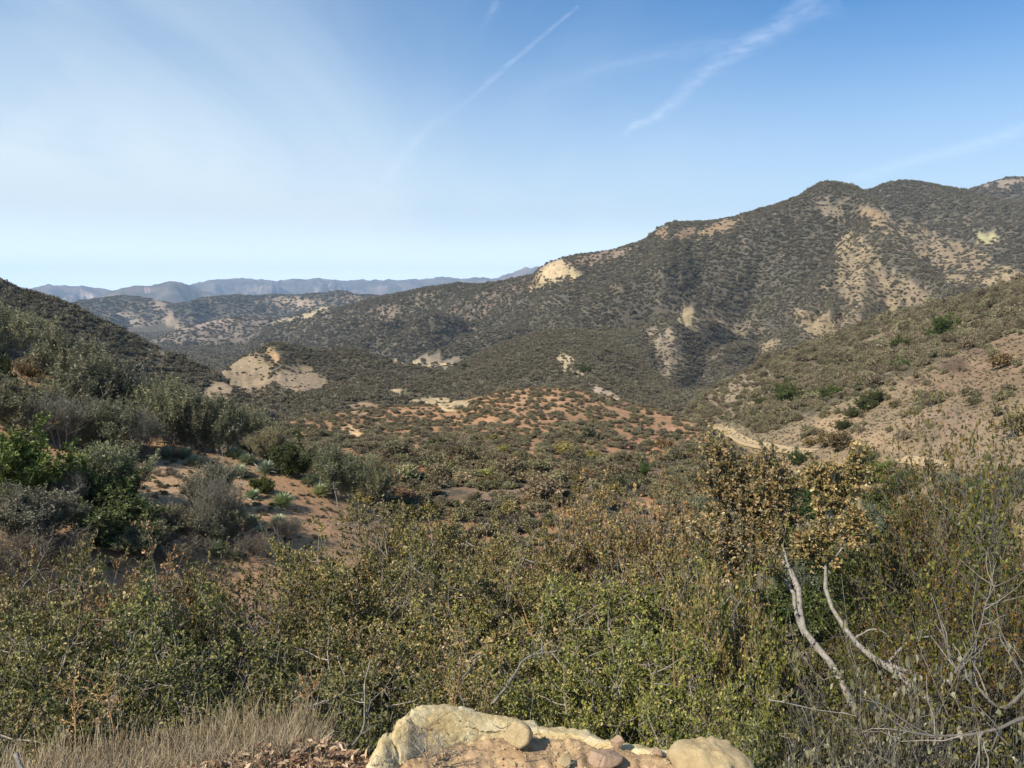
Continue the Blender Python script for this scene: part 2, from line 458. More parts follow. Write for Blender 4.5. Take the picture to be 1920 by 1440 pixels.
# dark ridge behind the far valley
LAY['dark_ridge'] = hill([(60, 590, 4300), (150, 565, 4200), (190, 559, 4200), (235, 553, 4200), (280, 560, 4100), (330, 570, 4000), (360, 566, 4000), (390, 557, 4100), (440, 553, 4100), (520, 553, 4100), (560, 552, 4000), (600, 551, 3900), (640, 548, 3800), (680, 556, 3600), (760, 560, 3500)],
         [(60, 655, 2700), (330, 655, 2700), (700, 640, 2700)], back=.4, big=120, far=120, mid=50, k=3)
LAY['pale_ridge'] = hill([(200, 690, 2300), (270, 643, 2300), (340, 616, 2350), (400, 601, 2400), (450, 593, 2400), (510, 597, 2400), (560, 592, 2350), (605, 575, 2300), (640, 575, 2250), (690, 590, 2200)],
         [(250, 668, 1800), (420, 672, 1700), (700, 672, 1600)], back=.4, mid=45, big=50, k=5)
# the big mountain on the right, three crests one behind the other
LAY['mountain'] = hill([(440, 668, 1900), (490, 625, 1900), (530, 603, 1900), (570, 585, 1850), (640, 577, 1800), (700, 560, 1700), (790, 541, 1600), (860, 531, 1500), (895, 534, 1450), (930, 529, 1400), (970, 521, 1330), (1000, 514, 1300), (1015, 499, 1280), (1032, 489, 1270), (1080, 478, 1230), (1150, 468, 1200), (1210, 449, 1170), (1240, 424, 1150), (1262, 417, 1150), (1300, 416, 1150), (1340, 414, 1150), (1390, 402, 1140), (1450, 385, 1140), (1490, 371, 1150), (1520, 352, 1170), (1540, 342, 1180), (1565, 341, 1180), (1600, 349, 1160), (1625, 362, 1110), (1660, 405, 1030), (1700, 465, 950), (1750, 512, 880), (1830, 550, 800), (1930, 585, 720), (2100, 640, 650)],
         [(400, 690, 1150), (700, 675, 800), (900, 690, 620), (1100, 730, 480), (1250, 785, 380), (1400, 720, 430), (1560, 650, 470), (1700, 610, 480), (1950, 610, 480)], back=.55, prof=1.12, big=125, mid=34, small=2.5, fade=.6, k=4)
LAY['mountain_shoulder'] = np.maximum(
    hill([(1480, 400, 1650), (1560, 375, 1650), (1635, 354, 1620), (1660, 344, 1600), (1690, 339, 1600), (1720, 340, 1600), (1745, 345, 1600), (1810, 358, 1550), (1860, 370, 1500), (1930, 386, 1450), (2200, 440, 1300)],
         [(1480, 560, 1050), (1700, 600, 900), (1930, 590, 800), (2200, 600, 760)], back=.5, prof=1.1, big=70, mid=20, small=2.5, k=4),
    hill([(1740, 392, 2300), (1810, 359, 2300), (1850, 344, 2300), (1880, 335, 2300), (1925, 331, 2300), (2000, 322, 2300), (2300, 330, 2200)],
         [(1750, 480, 1700), (2200, 480, 1700)], back=.5, big=60, mid=25, small=3, k=4))
# green spur in the middle
LAY['green_spur'] = hill([(700, 748, 390), (800, 712, 440), (840, 694, 470), (880, 672, 500), (920, 653, 520), (960, 638, 535), (1010, 625, 545), (1050, 619, 550), (1090, 618, 550), (1130, 628, 545), (1170, 650, 530), (1210, 678, 500), (1250, 715, 450), (1290, 760, 390)],
         [(700, 775, 330), (900, 765, 330), (1050, 775, 330), (1280, 800, 320)], back=.5, prof=1.5, mid=7, small=1.2, fade=.9)
# tan-sided hill left of centre
LAY['tan_hill'] = hill([(330, 770, 420), (380, 735, 470), (420, 693, 520), (450, 672, 540), (480, 656, 550), (505, 645, 555), (520, 643, 555), (545, 648, 555), (570, 653, 555), (600, 658, 555), (640, 656, 560), (680, 657, 560), (720, 671, 550), (770, 683, 540), (810, 694, 530), (850, 706, 510), (890, 730, 470)],
         [(340, 800, 340), (500, 780, 360), (650, 760, 370), (880, 760, 380)], back=.5, prof=1.3, mid=14, small=1.5, fade=.9)
LAY['low_ridge'] = hill([(430, 800, 300), (470, 773, 325), (520, 752, 345), (560, 741, 350), (610, 729, 355), (650, 725, 355), (690, 728, 355), (730, 736, 350), (765, 748, 340), (800, 752, 335), (860, 749, 335), (920, 748, 330), (980, 765, 300)],
         [(430, 840, 240), (600, 800, 250), (800, 785, 255), (960, 785, 250)], back=.5, prof=1.4, mid=4, small=1., fade=.9)
LAY['orange_hill'] = hill([(450, 845, 120), (500, 808, 150), (560, 789, 170), (620, 778, 178), (680, 771, 182), (740, 765, 185), (800, 764, 185), (850, 759, 185), (890, 748, 185), (930, 738, 185), (970, 731, 185), (1010, 727, 185), (1050, 729, 184), (1090, 736, 182), (1140, 748, 180), (1200, 763, 178), (1260, 780, 172), (1310, 800, 164), (1345, 822, 155), (1380, 848, 145), (1420, 875, 132), (1500, 925, 112), (1600, 985, 90), (1720, 1060, 72)],
         [(450, 905, 72), (640, 930, 80), (900, 955, 86), (1150, 925, 92), (1300, 920, 100), (1420, 950, 90), (1600, 1040, 70), (1720, 1100, 60)], back=.3, prof=1.35, small=.9, mid=2.5, fade=.5, lo=.2)
# shrub-covered hill at the left edge
LAY['left_hill'] = hill([(-500, 420, 480), (-200, 470, 450), (0, 527, 400), (40, 545, 395), (100, 561, 390), (150, 581, 385), (200, 606, 380), (240, 628, 375), (270, 644, 370), (300, 657, 365), (340, 672, 360), (380, 690, 350), (420, 715, 335), (470, 752, 310), (520, 800, 280)],
         [(-300, 760, 190), (0, 790, 190), (200, 820, 190), (400, 830, 200), (520, 830, 220)], back=.5, prof=1.2, mid=9, big=8, small=1.2, fade=.9)
# burnt, grassy slope on the right with a belt of scrub along its crest
LAY['right_slope'] = hill([(1230, 850, 190), (1270, 800, 235), (1300, 760, 265), (1340, 730, 285), (1390, 702, 300), (1440, 676, 305), (1500, 653, 305), (1560, 633, 305), (1640, 603, 300), (1720, 581, 295), (1800, 561, 285), (1870, 541, 280), (1925, 527, 275), (2050, 500, 270), (2400, 440, 260)],
         [(1230, 880, 150), (1330, 835, 175), (1420, 862, 140), (1520, 882, 118), (1640, 895, 100), (1760, 915, 84), (1920, 930, 74), (2400, 950, 60)], back=.45, prof=1.05, mid=4, small=.8, fade=.8, lo=.3)
# near slope on the left with red soil and yuccas
LAY['left_slope'] = hill([(-900, 560, 60), (-300, 610, 58), (0, 672, 53), (60, 690, 51), (120, 716, 48), (230, 778, 43), (300, 812, 40), (370, 836, 38.5), (440, 852, 37.5), (500, 870, 36.5), (560, 890, 36), (620, 912, 35.5), (680, 945, 35), (760, 1000, 34), (840, 1065, 33), (920, 1130, 31)],
         [(-900, 900, 26), (0, 1030, 26), (300, 1040, 27), (500, 1030, 27.5), (760, 1080, 28), (920, 1180, 27)], back=.55, prof=1.2, small=.35, fade=1.0, lo=.6)
# the bank we stand on: flat dirt, then a cut dropping to the thicket
edge = np.interp(A2, np.radians([-40, -14, -9, 0, 10, 17, 40]), [3.3, 3.2, 3.0, 3.02, 2.95, 2.85, 2.8]) + .04 * noise(A2 * 9, A2 * 0, 5)
LAY['ground'] = np.interp(R2 - edge, [-3, 0, .25, 1.1, 2.5, 6, 10.5, 16, 26, 60], [-1.9, -1.92, -2.15, -3.35, -4.3, -5.2, -6.3, -9.2, -15, -40]) + .02 * G_XS + .035 * noise(X2 * 3.1, Y2 * 3.1, 4) * smooth(.5, 2, R2)
LAY['ground'] = np.where(R2 > 60, -1e4, LAY['ground'])

names = list(LAY)
STK = np.stack([LAY[n] for n in names])
H = STK.max(0)
LID = STK.argmax(0)
for k_, n_ in enumerate(names):      # a little roughness everywhere, scaled to distance
    pass
H = H + np.clip(R2 / 400, 0, 1) * .25 * G_XS * (R2 < 900) + np.where((R2 > 12) & (R2 < 70), .06 * G_XS, 0)
P3 = np.stack([X2, Y2, H], -1)
U2, V2 = to_px(P3)

lr0, lr1 = math.log(RR[0]), math.log(RR[-1])
def ground_h(x, y):
    x, y = np.asarray(x, float), np.asarray(y, float)
    a, r = np.arctan2(x, y), np.hypot(x, y)
    i = np.clip(np.searchsorted(AZ, a) - 1, 0, len(AZ) - 2)
    fa = np.clip((a - AZ[i]) / (AZ[i + 1] - AZ[i]), 0, 1)
    q = np.clip((np.log(np.maximum(r, .41)) - lr0) / (lr1 - lr0) * (len(RR) - 1), 0, len(RR) - 1.001)
    j = q.astype(int); fr = q - j
    return (H[i, j] * (1 - fa) + H[i + 1, j] * fa) * (1 - fr) + (H[i, j + 1] * (1 - fa) + H[i + 1, j + 1] * fa) * fr

def hit(u, v, rmin=2.0, rmax=1e9):
    """where the ray through a pixel first meets the ground beyond rmin"""
    a, t = px(u, v)
    r = RR[(RR >= rmin) & (RR <= rmax)]
    r = np.exp(np.linspace(math.log(r[0]), math.log(r[-1]), 4000))
    x, y = r * math.sin(a), r * math.cos(a)
    g = ground_h(x, y) - t * r
    k = np.argmax(g >= 0) if (g >= 0).any() else np.argmin(np.abs(g))
    return np.array([x[k], y[k], ground_h(x[k], y[k])]), r[k]

def on(*n):
    return np.isin(LID, [names.index(q) for q in n])

def blob(u, v, ru, rv, rot=0, rag=.5):
    """ragged patch on the land around a spot"""
    c, s = math.cos(R(rot)), math.sin(R(rot))
    du, dv = U2 - u, V2 - v
    a, b = (du * c + dv * s) / ru, (-du * s + dv * c) / rv
    return smooth(1.35, .5, np.hypot(a, b) + rag * (.55 * G_SM + .5 * (G_MID - .3) + .35 * G_XS + .5 * G_ER))

# soil colours and how bare each place is (0 = covered in scrub, 1 = bare)
SOIL = np.zeros(H.shape + (3,)); BARE = np.zeros(H.shape)
def paint(mask, c, amt=1.0):
    global SOIL
    m = (mask * amt)[..., None]
    SOIL = SOIL * (1 - m) + np.array(c) * m
TAN, PALE, ORG, BRN, GRY = (.36, .26, .15), (.5, .4, .25), (.325, .19, .103), (.21, .155, .095), (.13, .118, .095)
paint(np.ones(H.shape), (.20, .165, .11))
paint(on('distant_mountains') * 1., (.17, .13, .10)); paint(on('distant_mountains') * smooth(.4, .1, G_FAR), (.27, .2, .16), .6); paint(on('dark_ridge') * 1., (.2, .15, .10)); paint(on('pale_ridge') * 1., (.17, .14, .11))  # far range: dry tan spurs, lightened to stand in for weak relief shading
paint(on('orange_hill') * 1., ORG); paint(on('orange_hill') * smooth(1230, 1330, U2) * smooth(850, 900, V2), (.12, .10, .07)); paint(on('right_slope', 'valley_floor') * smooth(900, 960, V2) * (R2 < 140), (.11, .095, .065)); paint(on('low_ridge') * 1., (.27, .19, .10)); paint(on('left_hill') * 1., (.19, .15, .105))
paint(on('mountain', 'mountain_shoulder') * 1., (.185, .15, .108)); paint(on('green_spur') * 1., (.15, .135, .075)); paint(on('tan_hill') * 1., (.2, .16, .09))
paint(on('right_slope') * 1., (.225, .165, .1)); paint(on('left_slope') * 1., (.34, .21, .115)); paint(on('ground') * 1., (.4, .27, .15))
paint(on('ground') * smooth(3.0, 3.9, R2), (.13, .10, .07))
BARE = np.where(on('distant_mountains', 'dark_ridge'), .12, np.where(on('pale_ridge'), .36, .1))
BARE = np.where(on('mountain', 'mountain_shoulder', 'left_hill'), .1 + .14 * smooth(.2, 1.2, G_SM + 1.2 * (G_MID - .35)), BARE)
BARE = np.where(on('orange_hill'), .42 + .22 * smooth(850, 740, V2), BARE); BARE = np.where(on('right_slope'), .9, BARE); BARE = np.where(on('left_slope', 'ground'), 1., BARE)
MT = on('mountain', 'mountain_shoulder')
PATCHES = [  # u, v, ru, rv, rotation, colour, bareness, where
    (1040, 512, 50, 22, -18, (.42, .32, .19), 1.0, on('mountain')), (1002, 534, 22, 14, -40, (.5, .37, .2), .9, MT), (950, 548, 52, 16, -22, (.3, .2, .15), .65, MT),
    (1075, 515, 14, 10, 0, (.54, .42, .24), 1., MT), (860, 600, 55, 22, -25, (.3, .21, .14), .55, MT), (725, 590, 35, 18, 0, (.29, .21, .16), .55, MT), (780, 560, 40, 8, -10, (.27, .2, .15), .5, MT),
    (1345, 428, 50, 11, -22, (.36, .255, .15), .62, MT), (1285, 440, 22, 10, -20, (.3, .2, .13), .55, MT), (1242, 436, 12, 12, 0, (.34, .23, .14), .6, MT),
    (1245, 635, 24, 30, 10, (.44, .35, .23), .7, MT), (1292, 600, 18, 24, -30, (.48, .37, .21), .85, MT), (1335, 605, 35, 14, 10, (.36, .28, .17), .6, MT),
    (1610, 495, 38, 48, -25, (.47, .36, .2), .78, MT), (1660, 560, 30, 45, -40, (.4, .3, .18), .6, MT), (1590, 470, 20, 20, 0, (.44, .34, .19), .7, MT),
    (1650, 410, 45, 14, 28, (.36, .25, .15), .8, MT), (1730, 455, 60, 22, 32, (.43, .32, .18), .85, MT), (1810, 490, 70, 28, 18, (.5, .39, .22), .92, MT),
    (1870, 520, 60, 26, 10, (.45, .34, .2), .8, MT), (1850, 447, 26, 10, 12, (.47, .42, .22), .8, MT), (1790, 520, 30, 14, 20, (.4, .3, .19), .7, MT), (1560, 400, 35, 16, 10, (.25, .2, .14), .5, MT),
    (1540, 610, 42, 26, -8, (.4, .3, .18), .68, MT), (1500, 590, 22, 12, -10, (.38, .28, .17), .6, MT), (1590, 600, 30, 14, -12, (.34, .25, .16), .6, MT), (1700, 585, 60, 12, -18, (.28, .22, .15), .5, MT),
    (1700, 545, 90, 24, 28, (.33, .25, .165), .5, MT), (1760, 470, 110, 30, 20, (.36, .27, .17), .5, MT), (1620, 530, 60, 60, -20, (.34, .26, .165), .5, MT), (1130, 480, 60, 14, -14, (.3, .22, .16), .5, MT), (1380, 620, 60, 24, 0, (.3, .235, .16), .4, MT), (1250, 660, 30, 50, -10, (.33, .26, .18), .45, MT), (900, 575, 90, 26, -24, (.28, .205, .15), .4, MT), (620, 600, 60, 16, -10, (.27, .21, .15), .4, MT),
    (1880, 345, 60, 8, -8, (.36, .28, .21), .6, MT), (1440, 650, 25, 10, -15, (.36, .27, .17), .6, MT), (1040, 560, 30, 8, 0, (.2, .17, .14), .3, MT),
    (470, 705, 62, 42, -20, (.27, .205, .13), .9, on('tan_hill')), (560, 715, 62, 34, 22, (.25, .19, .125), .78, on('tan_hill')), (512, 668, 18, 20, 0, (.42, .27, .14), .9, on('tan_hill')), (410, 735, 40, 18, -20, (.31, .23, .15), .7, on('tan_hill', 'low_ridge', 'left_hill')),
    (1060, 680, 16, 26, -20, (.42, .33, .2), .6, on('green_spur')), (1085, 700, 22, 8, 20, (.36, .28, .18), .5, on('green_spur')), (1130, 735, 40, 10, 32, (.36, .28, .2), .6, on('green_spur', 'mountain')), (760, 680, 45, 6, 5, (.4, .32, .2), .8, on('tan_hill', 'mountain', 'green_spur')),
    (810, 752, 42, 8, 0, (.46, .35, .19), 1., on('low_ridge', 'orange_hill', 'green_spur')), (680, 765, 45, 14, 0, (.3, .2, .13), .7, on('low_ridge', 'orange_hill')),
    (1010, 755, 90, 20, 8, (.37, .225, .125), .8, on('orange_hill')), (1150, 775, 60, 16, 18, (.35, .205, .115), .65, on('orange_hill')), (880, 790, 70, 20, -8, (.35, .2, .105), .62, on('orange_hill')), (770, 800, 80, 16, 0, (.35, .2, .105), .58, on('orange_hill')), (660, 810, 25, 16, 30, (.5, .34, .18), 1., on('orange_hill')),
    (735, 845, 60, 14, 10, (.37, .19, .085), .6, on('orange_hill')), (1200, 835, 60, 14, 6, (.42, .22, .12), .9, on('orange_hill')), (1270, 815, 40, 18, 24, (.36, .21, .12), .65, on('orange_hill')), (800, 880, 26, 16, -40, (.38, .18, .08), .8, on('orange_hill')), (860, 885, 10, 8, 0, (.4, .19, .08), .8, on('orange_hill')), (990, 860, 80, 8, 0, (.36, .19, .1), .5, on('orange_hill')),
    (1000, 925, 200, 22, 0, (.235, .165, .115), .45, on('orange_hill')), (1170, 900, 120, 24, 0, (.25, .175, .12), .6, on('orange_hill', 'right_slope')),
    (1385, 738, 62, 40, -22, (.3, .215, .16), .6, on('right_slope')), (1440, 700, 35, 20, -20, (.36, .26, .17), .55, on('right_slope')), (1500, 680, 30, 8, -18, (.42, .33, .2), .6, on('right_slope')),
    (1590, 640, 30, 10, -20, (.45, .36, .22), .7, on('right_slope')), (1870, 690, 160, 70, -20, (.215, .148, .092), .95, on('right_slope')), (1790, 685, 34, 20, 0, (.11, .07, .05), .95, on('right_slope')), (1710, 716, 22, 8, 0, (.13, .085, .06), .95, on('right_slope')), (1830, 660, 40, 10, 10, (.14, .09, .065), .95, on('right_slope')),
    (1560, 800, 60, 26, -10, (.33, .23, .135), 1., on('right_slope')), (1650, 830, 90, 16, 10, (.3, .21, .125), 1., on('right_slope')), (1780, 790, 90, 30, 0, (.25, .175, .115), 1., on('right_slope')), (1740, 868, 40, 6, 6, (.5, .4, .25), 1., on('right_slope')),
    (80, 712, 24, 26, 35, (.36, .2, .09), 1., on('left_slope')), (330, 920, 90, 90, 0, (.37, .245, .14), 1., on('left_slope')), (560, 960, 70, 50, 20, (.38, .225, .125), 1., on('left_slope')),
    (110, 610, 60, 6, 20, (.24, .19, .14), .35, on('left_hill')), (275, 655, 30, 6, 25, (.36, .29, .17), .7, on('left_hill', 'valley_floor')), (300, 660, 14, 10, 0, (.4, .33, .2), .7, on('left_hill', 'pale_ridge')),
    (345, 660, 60, 8, -6, (.2, .16, .13), .6, on('pale_ridge')), (600, 580, 26, 6, -12, (.32, .26, .16), .9, on('pale_ridge', 'mountain')), (560, 596, 60, 5, -14, (.36, .29, .19), .8, on('pale_ridge', 'mountain')), (390, 605, 70, 10, -8, (.27, .21, .165), .6, on('pale_ridge')),
    (165, 556, 14, 6, 0, (.75, .55, .42), 1., on('distant_mountains')), (320, 605, 12, 22, -35, (.34, .26, .17), 1., on('dark_ridge')), (300, 575, 20, 10, 30, (.27, .205, .14), .75, on('dark_ridge')), (555, 568, 50, 10, 6, (.27, .205, .14), .65, on('dark_ridge')), (240, 600, 40, 8, 20, (.3, .25, .18), .5, on('dark_ridge')), (280, 545, 10, 3, 0, (.5, .36, .3), 1., on('distant_mountains')), (560, 568, 8, 14, 10, (.3, .23, .16), .9, on('dark_ridge')),
]
for u, v, ru, rv, rot, c, b, where in PATCHES:
    if where is MT: c = tuple(np.minimum(np.array(c) * (.64, .65, .64), (.36, .275, .165))); b = min(1, b * (1.05 if u > 1000 else .72)); ru *= 1.12; rv *= 1.12
    m = blob(u, v, ru, rv, rot) * where
    paint(m, c); BARE = np.maximum(BARE * (1 - m), m * b)
# belt of scrub along the crest and lower left of the right-hand slope, thinning onto the bare brown face
belt = smooth(-10, 18, (U2 - 1395) * -.42 + 838 - V2 - 0 + 22 * G_SM) * on('right_slope')
paint(belt, (.2, .165, .1), .6); BARE = np.where(belt > .01, np.minimum(BARE, 1 - .85 * belt + .35 * (blob(1385, 738, 62, 40, -22) > .2) + .3 * (G_SM > .35)), BARE)
# orchard floor in the far valley
orch = blob(340, 662, 26, 5, 0, .1) * on('valley_floor', 'pale_ridge', 'left_hill', 'mountain')
paint(orch, (.03, .06, .03))
ROADS = [([(1312, 799), (1340, 801), (1362, 806), (1372, 815), (1392, 826), (1420, 834), (1455, 841), (1490, 846), (1525, 849)], 60, 4.0),
         ([(1690, 862), (1715, 864), (1740, 868), (1765, 874)], 60, 2.0), ([(718, 676), (745, 678), (780, 680), (815, 683), (845, 686), (858, 689)], 600, 6), ([(734, 738), (742, 735), (750, 732)], 200, 6), ([(780, 755), (810, 757), (840, 758), (870, 755)], 180, 5)]
ROADLINES = []
for pts_, rm_, wd_ in ROADS:
    C_ = np.array([hit(u, v, rm_)[0] for u, v in pts_])
    ROADLINES.append(C_)
    C_ = np.concatenate([C_[:-1] + (C_[1:] - C_[:-1]) * f for f in np.linspace(0, 1, 12)])
    for q in C_:      # verges kept clear of scrub
        m = (np.hypot(X2 - q[0], Y2 - q[1]) < (wd_ * 1.5 + .014 * math.hypot(q[0], q[1]) if wd_ < 4 else wd_ * .75)) & on('right_slope', 'valley_floor', 'orange_hill', 'low_ridge', 'tan_hill', 'green_spur', 'mountain')
        BARE[m] = 1.6
BARE = np.clip(BARE, 0, 1.6)
# rills and ledges cut into the bare faces
H = H + smooth(.3, .9, BARE) * (BARE < 1.5) * on('mountain', 'mountain_shoulder', 'tan_hill') * (-2.2 * np.abs(G_ER) - 1.2 * np.abs(noise(X2 / 7, Y2 / 7, 401))) * smooth(40, 90, V2 - 0 * U2)
P3 = np.stack([X2, Y2, H], -1)

GROUND_MESH = {
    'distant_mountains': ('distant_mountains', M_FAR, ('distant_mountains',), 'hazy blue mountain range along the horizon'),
    'far_hills': ('hills', M_FAR, ('dark_ridge', 'pale_ridge'), 'dark bluish ridge with pale lower slopes beyond the far valley'),
    'mountain': ('mountain', M_MTN, ('mountain', 'mountain_shoulder'), 'big scrub-covered mountain with tan bare slopes rising to the right'),
    'middle_hills': ('hills', M_HILL, ('green_spur', 'tan_hill', 'low_ridge', 'valley_floor'), 'rounded olive hills and a tan eroded slope in the middle of the valley'),
    'left_hill': ('hill', M_HILL, ('left_hill',), 'dark scrub-covered hill falling from the left edge into the valley'),
    'orange_hill': ('hill', M_HILL, ('orange_hill',), 'low dome of orange soil dotted with round shrubs'),
    'right_slope': ('hillside', M_HILL, ('right_slope',), 'bare brown hillside with a belt of green scrub above the dirt road'),
    'left_slope': ('hillside', M_NEAR, ('left_slope',), 'near reddish-brown slope with yuccas and grey-green shrubs'),
    'ground': ('ground', M_BANK, ('ground',), 'sandy ground at the edge of the viewpoint falling into the oak thicket'),
}
na, nr = H.shape
vid = np.arange(na * nr).reshape(na, nr)
QUADS = np.stack([vid[:-1, :-1], vid[:-1, 1:], vid[1:, 1:], vid[1:, :-1]], -1)[:, :, ::-1]
fl = LID[:-1, :-1]
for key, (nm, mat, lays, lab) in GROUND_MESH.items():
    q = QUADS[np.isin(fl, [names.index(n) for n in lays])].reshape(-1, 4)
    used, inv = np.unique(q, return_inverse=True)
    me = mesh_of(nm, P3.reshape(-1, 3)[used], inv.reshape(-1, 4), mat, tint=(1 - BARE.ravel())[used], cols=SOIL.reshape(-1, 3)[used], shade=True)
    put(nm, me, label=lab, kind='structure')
# ------------------------------------------------------------------ the blue air of the valley
hz = bpy.data.materials.new('haze')
hz.use_nodes = True
t_ = hz.node_tree
for n in list(t_.nodes):
    t_.nodes.remove(n)
o_ = N(t_, 'ShaderNodeOutputMaterial')
pv = N(t_, 'ShaderNodeVolumePrincipled')
pv.inputs['Color'].default_value = (.54, .74, 1.0, 1)
pv.inputs['Density'].default_value = 5.8e-5
pv.inputs['Anisotropy'].default_value = 0.0
Lk(t_, pv.outputs[0], o_.inputs['Volume'])
hx, hy0, hy1, hb, ht = 18500, -7500, 18500, float(H.min()) - 5, float(H.max()) + 15
hv = np.array([(sx_ * hx, hy, z) for z in (hb, ht) for hy in (hy0, hy1) for sx_ in (-1, 1)], float)
hq = np.array([(0, 2, 3, 1), (4, 5, 7, 6), (0, 1, 5, 4), (2, 6, 7, 3), (0, 4, 6, 2), (1, 3, 7, 5)])
put('haze', mesh_of('haze', hv, hq, hz), kind='stuff', label='thin blue haze over the valley and distant mountains')
# ------------------------------------------------------------------ plants: stems > branches > twigs > leaves, all real geometry
def norm(v):
    return v / (np.linalg.norm(v, axis=-1, keepdims=True) + 1e-9)

def at_t(P, t):
    """points and tangents on polylines P (n,K,3) at t (n,) in 0..1"""
    K = P.shape[1]
    f = np.clip(t, 0, 1) * (K - 1)
    i = np.minimum(f.astype(int), K - 2)
    w = (f - i)[:, None]
    n = np.arange(len(P))
    return P[n, i] * (1 - w) + P[n, i + 1] * w, norm(P[n, i + 1] - P[n, i])

def shoots(parent, tlo, thi, per, length, spread, up, K, wob, prad, taper=.25, bias=None):
    """side shoots off every parent polyline -> (n*per, K, 3), their base radii"""
    n = len(parent)
    P = np.repeat(parent, per, 0)
    t = rng.uniform(tlo, thi, n * per)
    p0, tg = at_t(P, t)
    d = norm(tg * (1 - spread) + rand_unit(n * per) * spread + np.array([0, 0, up]) + (0 if bias is None else np.array(bias)))
    L = length * rng.uniform(.55, 1.25, n * per)
    s = np.linspace(0, 1, K)
    side = np.cumsum(rng.normal(size=(n * per, K, 3)) * wob, 1)
    side -= side[:, :1]
    out_ = p0[:, None] + d[:, None] * (L[:, None] * s)[..., None] + side * L[:, None, None] + np.array([0, 0, 1]) * (up * .35 * (L[:, None] * s ** 2))[..., None]
    r0 = np.repeat(prad, per)
    return out_, r0

def shrub_stems(n, Rr, Hh, lean=1.0, K=6, base=.15, low=.25):
    """stems fanning out of one root crown"""
    ph = rng.uniform(0, 2 * np.pi, n) ; q = np.sqrt(rng.uniform(0.02, 1, n)) * lean
    z = Hh * np.sqrt(np.clip(1 - (q * .92) ** 2, .02, 1)) * rng.uniform(.72, 1.0, n)
    z = np.maximum(z, low * Hh)
    end = np.stack([Rr * q * np.cos(ph), Rr * q * np.sin(ph), z], 1) * .86
    st = np.stack([base * Rr * np.cos(ph), base * Rr * np.sin(ph), -.08 * Hh * np.ones(n)], 1)
    s = np.linspace(0, 1, K)[None, :, None]
    mid = (st + end) / 2 + np.array([0, 0, 1]) * (.12 * Hh) + rng.normal(size=(n, 3)) * .06 * Rr
    P = st[:, None] * (1 - s) ** 2 + 2 * mid[:, None] * s * (1 - s) + end[:, None] * s ** 2
    w = np.cumsum(rng.normal(size=P.shape) * .022 * Rr, 1)
    return P + w * s

def grow(stems, r0, nsub, sub_l, ntw, tw_l, nleaf, leaf, twig_t=(.25, 1), sub_t=(.3, 1), spread=(.75, .7), up=(.25, .2), tint=(0, 1), six=True, twig_r=.0022,
         twigs=True, sides=(5, 4, 3), leaf_up=.5, clump=.18, wob=.05, keep=1.0, end_t=.12, bias=None):
    """returns (wood parts, leaf parts); stems (n,K,3) with base radius r0"""
    n, K, _ = stems.shape
    r0 = np.broadcast_to(r0, n).astype(float)
    s = np.linspace(1, end_t, K)
    wood = [tubes(stems, r0[:, None] * s[None], sides[0], rng.uniform(.3, 1, n))]
    subs, rs = shoots(stems, sub_t[0], sub_t[1], nsub, sub_l, spread[0], up[0], 5, wob, r0 * .38, bias=bias)
    rs = np.minimum(rs, np.maximum(twig_r * 3, r0.mean() * .35))
    wood.append(tubes(subs, rs[:, None] * np.linspace(1, .25, 5)[None], sides[1], rng.uniform(.2, 1, len(subs))))
    tw, rt = shoots(subs, twig_t[0], twig_t[1], ntw, tw_l, spread[1], up[1], 4, wob, np.full(len(subs), twig_r), bias=bias)
    if keep < 1:
        k = rng.uniform(size=len(tw)) < keep
        tw = tw[k]; rt = rt[k]
    if twigs:
        wood.append(tubes(tw, rt[:, None] * np.linspace(1, .45, 4)[None], sides[2], rng.uniform(0, 1, len(tw))))
    if nleaf <= 0:
        return wood, []
    m = len(tw)
    T = np.repeat(tw, nleaf, 0)
    p, tg = at_t(T, rng.uniform(.12, 1.0, m * nleaf))
    d = norm(tg * .5 + rand_unit(m * nleaf) * .8)
    nn = norm(rand_unit(m * nleaf) * .75 + np.array([0, 0, leaf_up]))
    base_t = np.repeat(np.clip(rng.normal(.42, clump, m), 0, 1), nleaf)
    tt = np.clip(base_t + rng.normal(0, .16, m * nleaf) + (rng.uniform(size=m * nleaf) < .06) * .5, 0, 1)
    tt = tint[0] + (tint[1] - tint[0]) * tt
    sz = rng.uniform(.5, 1.4, m * nleaf)
    return wood, [leaves(p, d, nn, leaf[0] * sz, leaf[1] * sz, tt, six)]

def plant_meshes(nm, wl, leaf_mat, wood_mat, leaf_name='foliage', wood_name='branches'):
    wood, lv = wl
    out_ = []
    if lv:
        V, Q, T = join(lv); out_.append((leaf_name, mesh_of(leaf_name, V, Q, leaf_mat, T)))
    if wood:
        V, Q, T = join(wood); out_.append((wood_name, mesh_of(wood_name, V, Q, wood_mat, T, shade=True)))
    return out_

def plant(name, meshes, loc, rot=0, scale=(1, 1, 1), label=None, cat='shrub', group=None, color=None, tilt=(0, 0)):
    """a thing: an Empty at the root with its foliage and its branches as parts (or one mesh when there is only one)"""
    if len(meshes) == 1:
        o = put(name, meshes[0][1], loc=loc, label=label, cat=cat, group=group, color=color)
    else:
        o = put(name, None, loc=loc, label=label, cat=cat, group=group)
        o.empty_display_size = .2
        for pn, me in meshes:
            put(pn, me, parent=o, color=color if pn != 'branches' and pn != 'trunk' else None)
    o.rotation_euler = (tilt[0], tilt[1], rot)
    o.scale = scale
    return o

